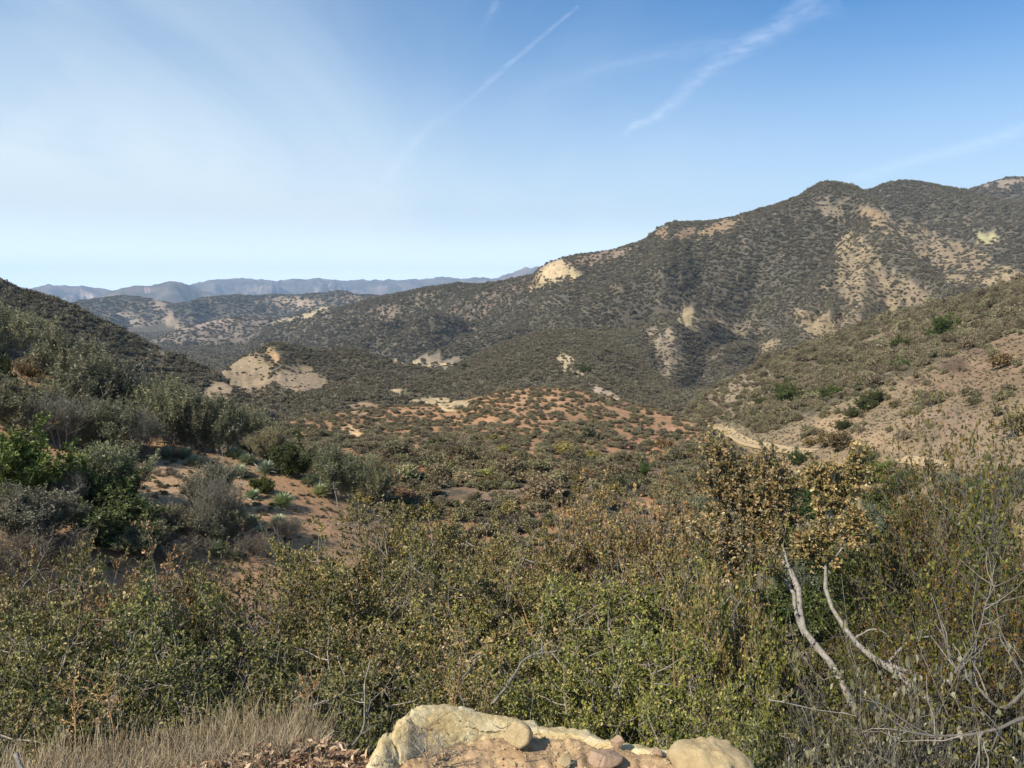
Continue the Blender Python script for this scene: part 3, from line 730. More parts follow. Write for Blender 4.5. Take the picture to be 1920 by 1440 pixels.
# --- kinds, a few individuals each; all metres
def with_bare(wl, Rr, Hh):
    """a few leafless grey shoots among and above the leaves"""
    w, _ = grow(shrub_stems(7, Rr, Hh * 1.06), .016, 5, .5, 5, .2, 0, (.03, .02), twig_r=.0026, sub_t=(.45, 1), wob=.07)
    return wl[0] + w, wl[1]
OAK = [plant_meshes('oak', with_bare(grow(shrub_stems(13, 1.25, 2.5), .022, 10, .62, 14, .185, 14, (.033, .021), clump=.24, twig_r=.0026), 1.25, 2.5), M_OAK, M_TWIG) for _ in range(4)]
OAKB = [plant_meshes('oak', with_bare(grow(shrub_stems(12, 1.2, 2.4), .022, 10, .6, 13, .185, 13, (.033, .021), clump=.24, twig_r=.0026), 1.2, 2.4), M_BROWN, M_TWIG) for _ in range(2)]
WISPY = [plant_meshes('wispy', grow(shrub_stems(19, 1.35, 2.3, lean=1.0, low=.1), .018, 11, .7, 9, .36, 10, (.1, .028), spread=(.55, .5), up=(.45, .5), twig_r=.006, leaf_up=.2, six=False, clump=.24, sides=(4, 3, 3), sub_t=(.14, 1)), M_WISPY, M_OLDTWIG) for _ in range(4)]
SUMAC = [plant_meshes('sumac', grow(shrub_stems(15, 1.4, 2.1, low=.15), .026, 12, .55, 10, .28, 13, (.085, .05), twig_r=.005, six=False, clump=.22, twigs=False, sides=(4, 3, 3), sub_t=(.14, 1)), M_GLOSSY, M_DARKTWIG) for _ in range(2)]
DEAD = [plant_meshes('dead', grow(shrub_stems(16, 1.3, 1.7, low=.1), .018, 12, .7, 8, .35, 3, (.06, .018), spread=(.6, .6), up=(.3, .3), twig_r=.005, six=False, sides=(4, 3, 3)), M_WISPY, M_OLDTWIG) for _ in range(2)]
SCRUB = [plant_meshes('scrub', (None, grow(shrub_stems(14, .95, 1.15, low=.12), .02, 7, .42, 6, .25, 4, (.19, .085), spread=(.6, .55), up=(.3, .3), six=False, clump=.28, twigs=False)[1]), M_SCRUB, None) for _ in range(5)]
CHAPS = [plant_meshes('chaparral', (None, grow(shrub_stems(9, 1.0, 1.0, low=.1), .02, 4, .45, 3, .3, 2, (.5, .26), spread=(.6, .6), up=(.25, .25), six=False, clump=.3, twigs=False)[1]), M_CHAP, None) for _ in range(5)]

def yucca_mesh(n, L, wd, dead=.12):
    d = rand_unit(n); d[:, 2] = np.abs(d[:, 2]) * 1.1 + .02; d = norm(d)
    p = d * .05 * L
    low_ = d[:, 2] < .28
    tt = np.clip(rng.normal(.45, .2, n) + low_ * rng.uniform(0, .5, n), 0, 1)
    V, Q, T = leaves(p, d, norm(np.array([0, 0, 1.]) - d * d[:, 2:3] + .01), L * rng.uniform(.75, 1.1, n), wd, tt, True, .18)
    return mesh_of('leaf_rosette', V, Q, M_YUCCA, T)
YUCCA = [yucca_mesh(330, .6, .034) for _ in range(3)]
def stalk_mesh(h, r, lean, plume):
    s = np.linspace(0, 1, 8)
    P = np.stack([lean * s ** 1.5, 0 * s, h * s], 1)[None]
    pr = [tubes(P, (r * np.linspace(1, .4, 8))[None], 5, np.array([.9]))]
    if plume:
        tp = P[:, 4:]
        k, _ = shoots(tp, 0, 1, 46, .16 * h * .6, .8, .4, 3, .05, np.array([.006]))
        pr.append(tubes(k, np.full((len(k), 3), .008), 3, rng.uniform(.3, .8, len(k))))
    V, Q, T = join(pr)
    return mesh_of('flower_stalk', V, Q, M_PALE, T)
# ------------------------------------------------------------------ foreground oak thicket
def oak(u, vtop, d, rad, label, kind=None, color=None, g='scrub oaks of the foreground thicket', name='scrub_oak', cat='shrub'):
    a, t = px(u, vtop)
    x, y = d * math.sin(a), d * math.cos(a)
    gz = float(ground_h(x, y)); hgt = t * d - gz
    ms = (OAKB if kind == 'b' else OAK)
    me = ms[rng.integers(len(ms))]
    zz = np.empty(len(me[0][1].vertices) * 3, np.float32); me[0][1].vertices.foreach_get('co', zz)
    base_h = float(np.percentile(zz[2::3], 99.6))
    sr = rad / 1.25 * .9
    return plant(name, me, (x, y, gz), rng.uniform(0, 6.28), (sr, sr * rng.uniform(.92, 1.08), max(.45, hgt / base_h)), label, cat, g, color)
OL, YE, GR, LG = (1, .97, 1.05), (1.08, 1.02, .95), (.85, .93, .85), (.98, 1.1, .8)
for a in [
    (60, 1065, 10.2, 1.3, 'sparse olive scrub oak at the left end of the thicket, under the brownish dry shrub', None, OL),
    (235, 1030, 9.6, 1.1, 'rusty brown-leaved scrub oak poking up at the left of the thicket', 'b', (.95, .85, .85)),
    (130, 1035, 10.5, 1.0, 'pale green scrub oak top between the rusty oak and the left end of the thicket', None, OL),
    (330, 1062, 10.2, 1.1, 'olive scrub oak right behind the rusty brown one, below the yucca slope', None, OL),
    (425, 1058, 10.6, 1.1, 'olive scrub oak below the grey dead bush of the yucca slope', None, YE),
    (555, 1010, 11.6, 1.2, 'yellowish scrub oak overlapping the foot of the red yucca slope', None, YE),
    (690, 935, 12.4, 1.3, 'tall olive scrub oak with bare twigs on top, beside the tan flower stalk', None, OL),
    (780, 958, 12.0, 1.1, 'olive scrub oak filling the skyline gap next to the twig-topped oak', None, YE),
    (905, 958, 12.3, 1.2, 'rounded olive scrub oak standing highest in front of the orange hill', None, OL),
    (1000, 985, 11.2, 1.1, 'olive scrub oak just left of the golden brown oak', None, YE),
    (1085, 935, 11.8, 1.1, 'golden brown scrub oak below the dark green bush on the valley floor, left half', 'b', (.98, 1.02, .95)),
    (1165, 903, 12.2, 1.2, 'golden brown scrub oak with thin bare shoots, below the dark green bush', 'b', (.95, 1, .92)),
    (1250, 898, 12.0, 1.2, 'golden brown scrub oak touching the orange-leaved oak tree', 'b', (.92, .95, .88)),
    (30, 1160, 8.2, 1.2, 'grey-twigged scrub oak at the left edge above the dry stalks', None, OL),
    (165, 1100, 8.4, 1.2, 'dense olive scrub oak below the rusty brown one', None, OL),
    (310, 1100, 8.3, 1.2, 'dark olive scrub oak with grey twigs in the left middle of the thicket', None, GR),
    (450, 1115, 8.6, 1.1, 'olive scrub oak in the middle of the left thicket', None, YE),
    (575, 1085, 9.0, 1.2, 'yellow-green scrub oak below the yellowish one at the slope foot', None, YE),
    (710, 1035, 9.2, 1.2, 'olive scrub oak in front of the twig-topped tall oak', None, OL),
    (840, 1050, 8.8, 1.2, 'olive scrub oak with yellow stems below the rounded highest oak', None, OL),
    (970, 1065, 8.6, 1.2, 'dense olive scrub oak in the very middle of the thicket', None, YE),
    (1090, 1030, 8.9, 1.2, 'olive and brown scrub oak in front of the golden brown oaks', 'b', (.82, 1.05, .8)),
    (1210, 1010, 8.6, 1.2, 'yellowish brown scrub oak below the orange-leaved oak tree', 'b', (.85, 1.0, .8)),
    (70, 1255, 6.2, 1.1, 'scrub oak with grey bare twigs right behind the dry stalks at far left', None, OL),
    (230, 1225, 6.3, 1.1, 'dark green scrub oak behind the dry stalks and rusty weed stems', None, GR),
    (385, 1215, 6.4, 1.1, 'dark scrub oak behind the right end of the dry stalks', None, GR),
    (540, 1185, 6.4, 1.1, 'deep green scrub oak with a dark hollow, left of the cream rock', None, GR),
    (690, 1165, 6.6, 1.0, 'shady scrub oak beside the dark hollow in the thicket', None, OL),
    (830, 1165, 6.4, 1.1, 'yellow-tipped scrub oak right behind the cream rock', None, YE),
    (965, 1185, 6.4, 1.0, 'dark olive scrub oak behind the curved pale branch', None, OL),
    (1110, 1120, 6.7, 1.1, 'yellow-green scrub oak above the bright green ones', None, LG),
    (1260, 1090, 6.8, 1.1, 'yellow-green scrub oak left of the leaning pale trunk', None, LG),
    (1395, 1040, 6.1, .75, 'bright olive scrub oak touching the leaning pale trunk', None, LG),
    (1330, 1010, 7.4, .9, 'brown and olive scrub oak directly under the broad orange-brown crown', 'b', (.8, 1.0, .8)),
    (1375, 1075, 5.8, .6, 'narrow brownish scrub oak hiding the upper part of the leaning pale trunk', 'b', (.85, .95, .8)),
    (585, 1290, 4.95, .75, 'low dark green scrub oak left of the cream rock', None, GR),
    (715, 1285, 5.0, .7, 'small scrub oak just behind the left end of the cream rock', None, GR),
    (860, 1275, 5.1, .75, 'small twiggy scrub oak peeping over the cream rock', None, OL),
    (1010, 1270, 5.0, .75, 'small green scrub oak behind the little grey stone', None, LG),
    (1120, 1235, 5.2, .85, 'bright green scrub oak above the pink stone', None, LG),
    (1260, 1215, 5.2, .9, 'bright green scrub oak behind the tan boulder', None, LG),
    (1365, 1215, 5.2, .55, 'bright green scrub oak at the foot of the leaning pale trunk', None, LG),
    (1330, 1330, 4.4, .6, 'lowest bright green scrub oak against the tan boulder', None, LG),
    (1420, 1330, 4.5, .36, 'low bright green scrub oak right of the tan boulder', None, LG),
    (440, 1310, 4.8, .7, 'low olive scrub oak behind the dry stalks, beside the leaf litter', None, OL),
]:
    oak(*a)

# ------------------------------------------------------------------ two oaks with pale trunks leaning left, crowns of dead orange-brown leaves
def trunk_from(pts, radii):
    return np.array([pt(u, v, d) for u, v, d in pts]), np.array(radii)

def smooth_line(P, n):
    t = np.linspace(0, len(P) - 1, n)
    i = np.minimum(t.astype(int), len(P) - 2); f = (t - i)[:, None]
    p0, p1, p2, p3 = P[np.maximum(i - 1, 0)], P[i], P[i + 1], P[np.minimum(i + 2, len(P) - 1)]
    return .5 * (2 * p1 + (p2 - p0) * f + (2 * p0 - 5 * p1 + 4 * p2 - p3) * f ** 2 + (3 * p1 - p0 - 3 * p2 + p3) * f ** 3)

def leaning_oak(name, paths, crown_from, label, color, nsub, ntw, nleaf, sub_l, tw_l, mat):
    """paths: list of (pixel points with distance, base radius, end radius, bears leaves)"""
    root = pt(*paths[0][0][0]); root[2] = min(root[2], float(ground_h(root[0], root[1])))
    o = put(name, None, loc=root, label=label, cat='tree')
    wood, lv = [], []
    for pts, ra, rb, leafy in paths:
        P = smooth_line(np.array([pt(*q) for q in pts]), 14) - root
        if pts is paths[0][0]:
            P = np.concatenate([[[P[0, 0] + .05, P[0, 1], -.3]], P])
        P = P + np.cumsum(rng.normal(size=P.shape), 0) * .004
        s = np.linspace(0, 1, len(P))
        rad = (ra + (rb - ra) * s ** .8) * (1 + .1 * np.sin(s * 23) + .06 * rng.normal(size=len(P)))
        wood.append(tubes(P[None], rad[None], 9, np.array([.5])))
        if leafy:
            st = P[None, int(len(P) * leafy):]
            w, l = grow(st, rb * 1.1, nsub, sub_l, ntw, tw_l, nleaf, (.027, .017), sub_t=(0, 1), spread=(.8, .7), up=(.3, .25), clump=.26, twig_r=.0034)
            wood += w[1:]; lv += l
    V, Q, T = join(wood); put('trunk', mesh_of('trunk', V, Q, M_PALE, T, shade=True), parent=o)
    V, Q, T = join(lv); put('foliage', mesh_of('foliage', V, Q, mat, T), parent=o, color=color)
    return o

leaning_oak('oak_tree', [
    ([(1610, 1352, 5.6), (1592, 1312, 5.7), (1570, 1270, 5.8), (1540, 1228, 5.95), (1508, 1195, 6.1), (1497, 1150, 6.2), (1494, 1105, 6.3), (1475, 1065, 6.5), (1440, 1030, 6.7), (1410, 985, 6.9), (1392, 930, 7.0), (1388, 880, 7.0)], .038, .008, .62),
    ([(1508, 1195, 6.1), (1490, 1150, 6.2), (1485, 1110, 6.3), (1450, 1075, 6.5), (1410, 1050, 6.6), (1380, 1010, 6.7), (1350, 950, 6.8), (1330, 900, 6.9), (1325, 860, 6.9)], .018, .007, .5),
    ([(1440, 1030, 6.7), (1440, 990, 6.8), (1436, 930, 6.9), (1430, 880, 6.9)], .016, .007, .15),
    ([(1410, 985, 6.9), (1380, 950, 6.9), (1360, 910, 6.9), (1352, 862, 7.0)], .014, .006, .3),
    ([(1450, 1075, 6.5), (1405, 1060, 6.3), (1370, 1060, 6.2), (1330, 1030, 6.2)], .014, .006, .3),
    ([(1494, 1105, 6.3), (1462, 1000, 6.7), (1460, 960, 6.8), (1450, 910, 6.8)], .012, .005, .5),
], 0, 'oak with a pale trunk leaning left and a broad crown of dead orange-brown leaves', (.85, .92, .9), 22, 12, 14, .2, .14, M_BROWN)
leaning_oak('oak_tree', [
    ([(1750, 1322, 5.6), (1722, 1292, 5.7), (1690, 1268, 5.85), (1662, 1246, 6.0), (1630, 1225, 6.1), (1600, 1196, 6.2), (1572, 1156, 6.3), (1556, 1118, 6.4), (1552, 1078, 6.5), (1560, 1030, 6.6), (1563, 970, 6.6), (1566, 920, 6.6), (1572, 878, 6.6)], .034, .009, .72),
    ([(1562, 1000, 6.6), (1548, 960, 6.6), (1532, 915, 6.6), (1530, 890, 6.6)], .012, .006, .35),
    ([(1563, 985, 6.6), (1585, 940, 6.6), (1594, 900, 6.6), (1600, 872, 6.6)], .012, .006, .35),
    ([(1556, 1060, 6.5), (1590, 1020, 6.5), (1612, 990, 6.5)], .009, .004, .5),
    ([(1556, 1075, 6.5), (1530, 1050, 6.5), (1520, 1020, 6.5)], .009, .004, .6),
    ([(1662, 1246, 6.0), (1715, 1262, 5.9), (1750, 1262, 5.8), (1788, 1284, 5.7)], .02, .012, 0),
    ([(1662, 1246, 6.0), (1690, 1215, 6.1), (1720, 1190, 6.2), (1790, 1180, 6.2)], .012, .005, 0),
    ([(1600, 1196, 6.2), (1640, 1180, 6.3), (1668, 1200, 6.3), (1690, 1260, 6.2)], .009, .004, 0),
], 0, 'slim oak with a long curved pale trunk and a narrow crown of golden brown leaves', (.9, 1.0, .9), 24, 10, 10, .10, .085, M_BROWN)

# ------------------------------------------------------------------ nearly leafless shrubs at the right edge and the grey tangle under them
BARE_ = [plant_meshes('bare', grow(shrub_stems(20, 1.1, 2.4, lean=.9, low=.2), .012, 10, .7, 8, .3, 11, (.026, .016), spread=(.6, .6), up=(.2, .2), twig_r=.002, wob=.08, sides=(5, 4, 3)), M_OAK, m_) for m_ in (M_OLDTWIG, M_OLDTWIG, M_DARKTWIG)]
TANGLE = plant_meshes('tangle', grow(shrub_stems(12, .8, .7, lean=1.0, low=.08), .008, 8, .45, 6, .24, 2, (.03, .02), spread=(.75, .75), up=(.12, .1), twig_r=.0024, wob=.1), M_WISPY, M_OLDTWIG)
def top_of(ms):
    zz = np.empty(len(ms[-1][1].vertices) * 3, np.float32); ms[-1][1].vertices.foreach_get('co', zz)
    return float(np.percentile(zz[2::3], 99.3))
bare_h = [top_of(m) for m in BARE_]
def bare(u, vtop, d, rad, k, label, color=None, name='bare_shrub', g='nearly leafless shrubs at the right'):
    a, t = px(u, vtop); x, y = d * math.sin(a), d * math.cos(a); gz = float(ground_h(x, y))
    plant(name, BARE_[k], (x, y, gz), rng.uniform(0, 6.28), (rad / 1.1, rad / 1.1, max(.4, (t * d - gz) / bare_h[k])), label, 'shrub', g, color)
bare(1870, 795, 7.6, .95, 0, 'tall nearly bare shrub against the brown hillside, by the right edge', (.72, .6, .42))
bare(1790, 850, 8.2, .9, 0, 'nearly bare shrub left of the tall one, in front of the pale road bank', (.75, .62, .42))
bare(1730, 935, 8.0, .75, 2, 'bare shrub with reddish-brown twigs right of the slim oak', (.75, .5, .35))
bare(1910, 900, 6.6, .9, 2, 'dark shrub at the right edge below the tallest bare one', (.5, .55, .3))
bare(1810, 1000, 6.8, .9, 2, 'shaded olive shrub in the middle of the right-hand thicket', (.5, .58, .3))
bare(1700, 1075, 7.2, .7, 2, 'thin olive shrub between the slim oak and the dark right-hand thicket', (.6, .55, .32))
bare(1895, 1090, 5.9, .8, 2, 'dark shrub with rusty leaves at the right edge', (.75, .5, .25))
bare(1770, 1150, 6.0, .8, 2, 'dark shrub over the curved trunk of the slim oak', (.5, .52, .3))
bare(1640, 1180, 6.6, .6, 2, 'dark shrub filling the gap between the two pale trunks', (.55, .6, .32))
bare(1850, 1230, 5.2, .8, 2, 'dark olive shrub in the lower right corner', (.55, .55, .32))
bare(1700, 1290, 5.0, .7, 2, 'dark olive shrub under the curved pale trunk', (.55, .58, .33))
for u, vt, d, rad, lab in [(1560, 1330, 4.6, .6, 'low grey dead shrub at the foot of the leaning pale trunk'), (1680, 1300, 4.8, .7, 'grey tangle of dead twigs under the curved pale trunk'),
                           (1790, 1330, 4.5, .65, 'grey tangle of dead twigs beside the horizontal pale branch'), (1885, 1270, 4.9, .7, 'tangle of dead twigs in the bottom right corner'),
                           (1620, 1400, 4.1, .4, 'lowest grey tangle of dead twigs right of the tan boulder'), (620, 1345, 4.4, .45, 'small grey tangle of dead twigs left of the cream rock'),
                           (1460, 1395, 4.0, .35, 'small tuft of pale dead twigs beside the tan boulder')]:
    a, t = px(u, vt); x, y = d * math.sin(a), d * math.cos(a); gz = float(ground_h(x, y))
    plant('dead_shrub', TANGLE, (x, y, gz), rng.uniform(0, 6.28), (rad / .8, rad / .8, max(.3, (t * d - gz) / .75)), lab, 'dead shrub', 'grey tangles of dead twigs')

def branch(name, pts, ra, rb, mat, label, cat, nsub=0, sl=.2, leafy=0):
    P0 = np.array([pt(*q) for q in pts]); c = P0[0].copy()
    P = smooth_line(P0, 26) - c
    P[1:] += np.cumsum(rng.normal(size=(25, 3)), 0) * ra * .16
    wood = [tubes(P[None], (np.linspace(ra, rb * .7, 26) * (1 + .14 * rng.normal(size=26)))[None], 7, np.array([.15]))]
    if nsub:
        k, r = shoots(P[None], .2, 1, nsub, sl, .6, .15, 4, .07, np.array([rb]))
        wood.append(tubes(k, r[:, None] * np.linspace(.9, .4, 4)[None], 4, rng.uniform(.4, 1, nsub)))
    V, Q, T = join(wood)
    o = put(name, mesh_of(name, V, Q, mat, T, shade=True), loc=c, label=label, cat=cat)
    if leafy:
        T2 = np.repeat(k, leafy, 0); p, tg = at_t(T2, rng.uniform(.3, 1, len(T2)))
        V, Q, T = leaves(p, norm(tg + rand_unit(len(p)) * .7), rand_unit(len(p)), .015, .008, rng.uniform(.5, 1, len(p)))
        put('foliage', mesh_of('foliage', V, Q, M_BROWN, T), parent=o)
    return o
branch('dead_branch', [(925, 1318, 4.3), (945, 1292, 4.32), (968, 1258, 4.35), (980, 1238, 4.4), (1000, 1228, 4.4), (1022, 1224, 4.4), (1042, 1221, 4.4)], .008, .005, M_PALE, 'curved silvery dead branch bending right above the cream rock', 'dead branch', 5, .12)
branch('dead_branch', [(1920, 1345, 4.3), (1860, 1368, 4.2), (1790, 1378, 4.15), (1730, 1375, 4.1), (1690, 1368, 4.1)], .009, .005, M_OLDTWIG, 'weathered branch lying almost level in the bottom right corner', 'dead branch', 12, .28)
branch('dead_branch', [(1925, 1290, 5.0), (1880, 1325, 4.9), (1840, 1290, 4.9), (1800, 1255, 5.0), (1785, 1240, 5.0)], .012, .006, M_OLDTWIG, 'grey branch slanting down to the right edge', 'dead branch', 12, .3)
branch('dead_branch', [(1790, 1262, 4.9), (1830, 1200, 5.0), (1850, 1130, 5.1), (1870, 1090, 5.2)], .007, .003, M_OLDTWIG, 'grey forked branch rising beside the right edge', 'dead branch', 12, .3)
branch('dead_branch', [(1440, 1312, 4.25), (1480, 1320, 4.2), (1530, 1332, 4.2), (1575, 1338, 4.2)], .004, .003, M_TWIG, 'thin pale branch lying across the bright green oaks', 'dead branch', 4, .12)
branch('dead_branch', [(660, 1400, 3.5), (680, 1370, 3.6), (683, 1310, 3.8), (680, 1285, 3.9)], .006, .004, M_TWIG, 'thin upright dead branch left of the cream rock', 'dead branch', 5, .15)
branch('stick', [(30, 1415, 3.2), (50, 1445, 3.1)], .009, .008, M_PALE, 'short pale stick lying in the dry stalks', 'stick')
branch('dry_weed', [(850, 1335, 4.0), (858, 1290, 4.05), (866, 1230, 4.1), (872, 1175, 4.2)], .004, .002, M_ORANGE, 'rusty orange dry weed standing behind the cream rock', 'weed', 14, .22, 6)
branch('dry_weed', [(1005, 1215, 5.0), (988, 1160, 5.1), (972, 1120, 5.2)], .004, .002, M_ORANGE, 'rusty orange dry weed above the curved silvery branch', 'weed', 8, .2, 4)
branch('dry_weed', [(143, 1400, 3.6), (142, 1340, 3.7), (140, 1275, 3.9)], .004, .002, M_ORANGE, 'orange dry weed with a leafy top rising from the dry stalks', 'weed', 12, .12, 9)
branch('dry_weed', [(215, 1380, 3.7), (205, 1320, 3.9), (195, 1265, 4.0)], .004, .002, M_ORANGE, 'tan dry weed beside the leafy-topped orange one', 'weed', 12, .13, 8)
branch('dry_weed', [(560, 1330, 4.2), (580, 1300, 4.3), (600, 1275, 4.4)], .003, .002, M_ORANGE, 'yellow dry weed above the brown leaf litter', 'weed', 12, .12, 8)
branch('dry_weed', [(1265, 1290, 4.8), (1262, 1200, 5.0), (1268, 1130, 5.2)], .004, .002, M_ORANGE, 'rusty thin weed among the bright green oaks', 'weed', 6, .2, 4)

# ------------------------------------------------------------------ rocks and dirt at the edge of the viewpoint
def edge_ground(u, v):
    P, r = hit(u, v, .8, 3.6)
    return P

def lump(name, c, dims, rot, mat, label, seed, ang=0.0, rough=.13, sub=40, cut=None):
    """angular stone: a sphere pushed to flat facets and roughened"""
    th = np.linspace(0, np.pi, sub); ph = np.linspace(0, 2 * np.pi, sub * 2, endpoint=False)
    T_, F_ = np.meshgrid(th, ph, indexing='ij')
    d = np.stack([np.sin(T_) * np.cos(F_), np.sin(T_) * np.sin(F_), np.cos(T_)], -1)
    rg = np.random.default_rng(seed)
    k = rg.normal(size=(9, 3)); k /= np.linalg.norm(k, axis=1, keepdims=True)
    off = rg.uniform(.5, .9, 9)
    rad = np.min(np.where((d @ k.T) > .12, off / np.maximum(d @ k.T, .12), 9), -1)
    rad = np.minimum(rad, 1.15) * ang + (1 - ang)
    rad = rad * (1 + rough * fbm(d[..., 0] * 1.6 + seed, d[..., 1] * 1.6 + d[..., 2] * 1.1, seed, 5))
    V = d * rad[..., None] * np.array(dims) / 2
    a, b = V.shape[:2]
    idx = np.arange(a * b).reshape(a, b); nx = np.roll(idx, -1, 1)
    Q = np.stack([idx[:-1], idx[1:], nx[1:], nx[:-1]], -1).reshape(-1, 4)
    o = put(name, mesh_of(name, V.reshape(-1, 3), Q, mat, shade=True), loc=c, label=label, cat='rock')
    o.rotation_euler = rot
    return o

# the cream ledge: crest line from the photograph at its own distance, front face sloping to the dirt, back dropping to the bank
cu = np.array([(685, 1452, 2.94), (697, 1425, 2.97), (716, 1392, 3.02), (735, 1384, 3.06), (744, 1362, 3.10), (762, 1348, 3.13), (778, 1336, 3.17), (800, 1329, 3.2), (835, 1331, 3.22), (870, 1337, 3.23), (900, 1344, 3.24), (930, 1347, 3.25), (965, 1353, 3.25), (1000, 1363, 3.24), (1040, 1373, 3.22), (1085, 1380, 3.2), (1130, 1389, 3.18), (1180, 1399, 3.15), (1230, 1411, 3.12), (1280, 1424, 3.08), (1330, 1434, 3.05), (1400, 1452, 3.0)])
ns = 320
crest = smooth_line(np.array([pt(*q) for q in cu]), ns)
nt_ = 100
tt = np.linspace(0, 1, nt_)
ex = np.interp(np.linspace(0, 1, ns), [0, .03, .12, .3, .5, .7, 1], [.06, .11, .15, .16, .14, .10, .07])        # how far the lit face comes towards us
V = np.zeros((ns, nt_, 3))
rdir = norm(crest * np.array([1, 1, 0]))
for j, t in enumerate(tt):
    if t < .62:
        q = 1 - t / .62
        fwd = -ex * q
        z = -(.03 * q + .22 * q ** 2.2) * np.ones(ns)
    else:
        q = (t - .62) / .38
        fwd = .05 + .30 * q * np.ones(ns)
        z = -.03 * q - .55 * q ** 2.2 * np.ones(ns)
        fwd = fwd - .05 * (1 - q)
    V[:, j] = crest + rdir * np.reshape(fwd, (-1, 1))
    V[:, j, 2] += z
nz = fbm(V[..., 0] * 5, V[..., 1] * 9 + V[..., 2] * 7, 141, 6, .55)
st_ = np.abs(noise(V[..., 0] * 3 + V[..., 2] * 6, V[..., 2] * 22 + V[..., 1] * 12, 77))
w_ = np.clip(np.abs(tt - .62) / .12, .15, 1)[None]
cr_ = smooth(.05, .0, np.abs(noise(V[..., 0] * 4.3 + 3, V[..., 2] * 7 + V[..., 1] * 3, 88)))
fine_ = fbm(V[..., 0] * 34, V[..., 1] * 34 + V[..., 2] * 30, 151, 4, .6)
V[..., 2] += (.02 * nz - .014 * smooth(.1, .03, st_) - .014 * cr_) * w_ + .0035 * fine_
V[..., 1] += .025 * nz * w_
idx = np.arange(ns * nt_).reshape(ns, nt_)
Q = np.stack([idx[:-1, :-1], idx[1:, :-1], idx[1:, 1:], idx[:-1, 1:]], -1).reshape(-1, 4)
c0 = crest[ns // 2].copy()
put('rock_ledge', mesh_of('rock_ledge', (V - c0).reshape(-1, 3), Q, M_ROCK, shade=True), loc=c0, label='long cream sandstone ledge at the bottom edge, half buried in dirt', cat='rock')

def rock_at(u, v, w, h, dep, mat, label, seed, ang=.8, rot=(0, 0, 0), d=None, **kw):
    d = float(-1.9 / px(u, v + .45 * h)[1])
    P = pt(u, v, d)
    s = d / FOC
    return lump('stone', P, (w * s, dep, h * s), rot, mat, label, seed, ang, **kw)
rock_at(967, 1380, 62, 50, .1, M_ROCK2, 'small angular grey-tan stone leaning on the cream ledge', 5, .95, (.2, .1, .2), 3.05, rough=.05)
o = rock_at(1335, 1440, 150, 108, .3, M_ROCK2, 'rounded tan boulder at the bottom edge right of the ledge', 9, .45, (0, .22, 0), 2.98, rough=.16); o.name = 'boulder'
rock_at(1133, 1420, 66, 30, .1, M_ROCK3, 'flat pinkish stone in the dirt in front of the ledge', 14, .9, (.1, .1, .3), 2.93, rough=.06)
rock_at(1158, 1391, 26, 24, .05, M_ROCK3, 'little reddish stone on the crest of the ledge', 21, .9, (0, .2, 0), 3.16, rough=.06)
rock_at(1232, 1411, 22, 16, .05, M_ROCK3, 'tiny reddish stone on the right end of the ledge', 23, .9, (0, .1, 0), 3.1, rough=.06)
rock_at(1060, 1428, 34, 14, .06, M_ROCK2, 'small pale stone in the dirt left of the pinkish one', 25, .85, (0, .1, 0), 2.88, rough=.06)

# loose dirt heaped against the ledge, with gravel and leaf crumbs
us = np.linspace(640, 1440, 200); ts = np.linspace(0, 1, 50)
D = np.zeros((200, 50, 3))
line_v = np.interp(us, [640, 700, 760, 830, 900, 950, 1060, 1120, 1200, 1280, 1360, 1440], [1490, 1458, 1434, 1408, 1397, 1393, 1394, 1408, 1422, 1440, 1456, 1485])
line_d = -1.915 / px(us, line_v)[1]
for i, u in enumerate(us):
    a_, t_ = px(u, line_v[i])
    top = pt(u, line_v[i], line_d[i])
    rd = np.array([math.sin(a_), math.cos(a_), 0])
    for j, t in enumerate(ts):
        D[i, j] = top - rd * (t * 1.3 - .12)
        D[i, j, 2] = top[2] - (.05 * (t - .09) if t > .09 else .6 * (.09 - t))
D[..., 2] += .016 * fbm(D[..., 0] * 9, D[..., 1] * 9, 205, 5, .6) + .01 * ridged(D[..., 0] * 14, D[..., 1] * 14, 207, 3)
idx = np.arange(200 * 50).reshape(200, 50)
Q = np.stack([idx[:-1, :-1], idx[:-1, 1:], idx[1:, 1:], idx[1:, :-1]], -1).reshape(-1, 4)
cl = np.array((.43, .29, .16)) * (1 + .18 * fbm(D[..., 0] * 4, D[..., 1] * 4, 211, 3))[..., None]
put('ground', mesh_of('ground', D.reshape(-1, 3), Q, M_BANK, cols=cl.reshape(-1, 3), tint=np.zeros(10000), shade=True), kind='structure', label='loose sandy dirt heaped in front of the cream ledge')

def on_dirt(n):
    i = rng.uniform(0, 198, n); j = rng.uniform(3, 40, n)
    return D[i.astype(int), j.astype(int)]
# gravel: many small faceted crumbs
p = on_dirt(2600)
oc_v = np.array([(1, 0, 0), (0, 1, 0), (-1, 0, 0), (0, -1, 0), (0, 0, 1), (0, 0, -1)], float)
oc_f = np.array([(0, 1, 4, 4), (1, 2, 4, 4), (2, 3, 4, 4), (3, 0, 4, 4)])[:, :3]
n = len(p); sz = .0025 + .012 * rng.uniform(0, 1, n) ** 4
V = oc_v[None] * sz[:, None, None] * rng.uniform(.5, 1.4, (n, 6, 1)) * np.array([1, 1, .6]) + rng.normal(size=(n, 6, 3)) * sz[:, None, None] * .25 + p[:, None]
Fq = (np.arange(n)[:, None, None] * 6 + oc_f).reshape(-1, 3)
put('gravel', mesh_of('gravel', V.reshape(-1, 3), Fq, M_ROCK2), kind='stuff', label='crumbs of gravel on the sandy dirt')

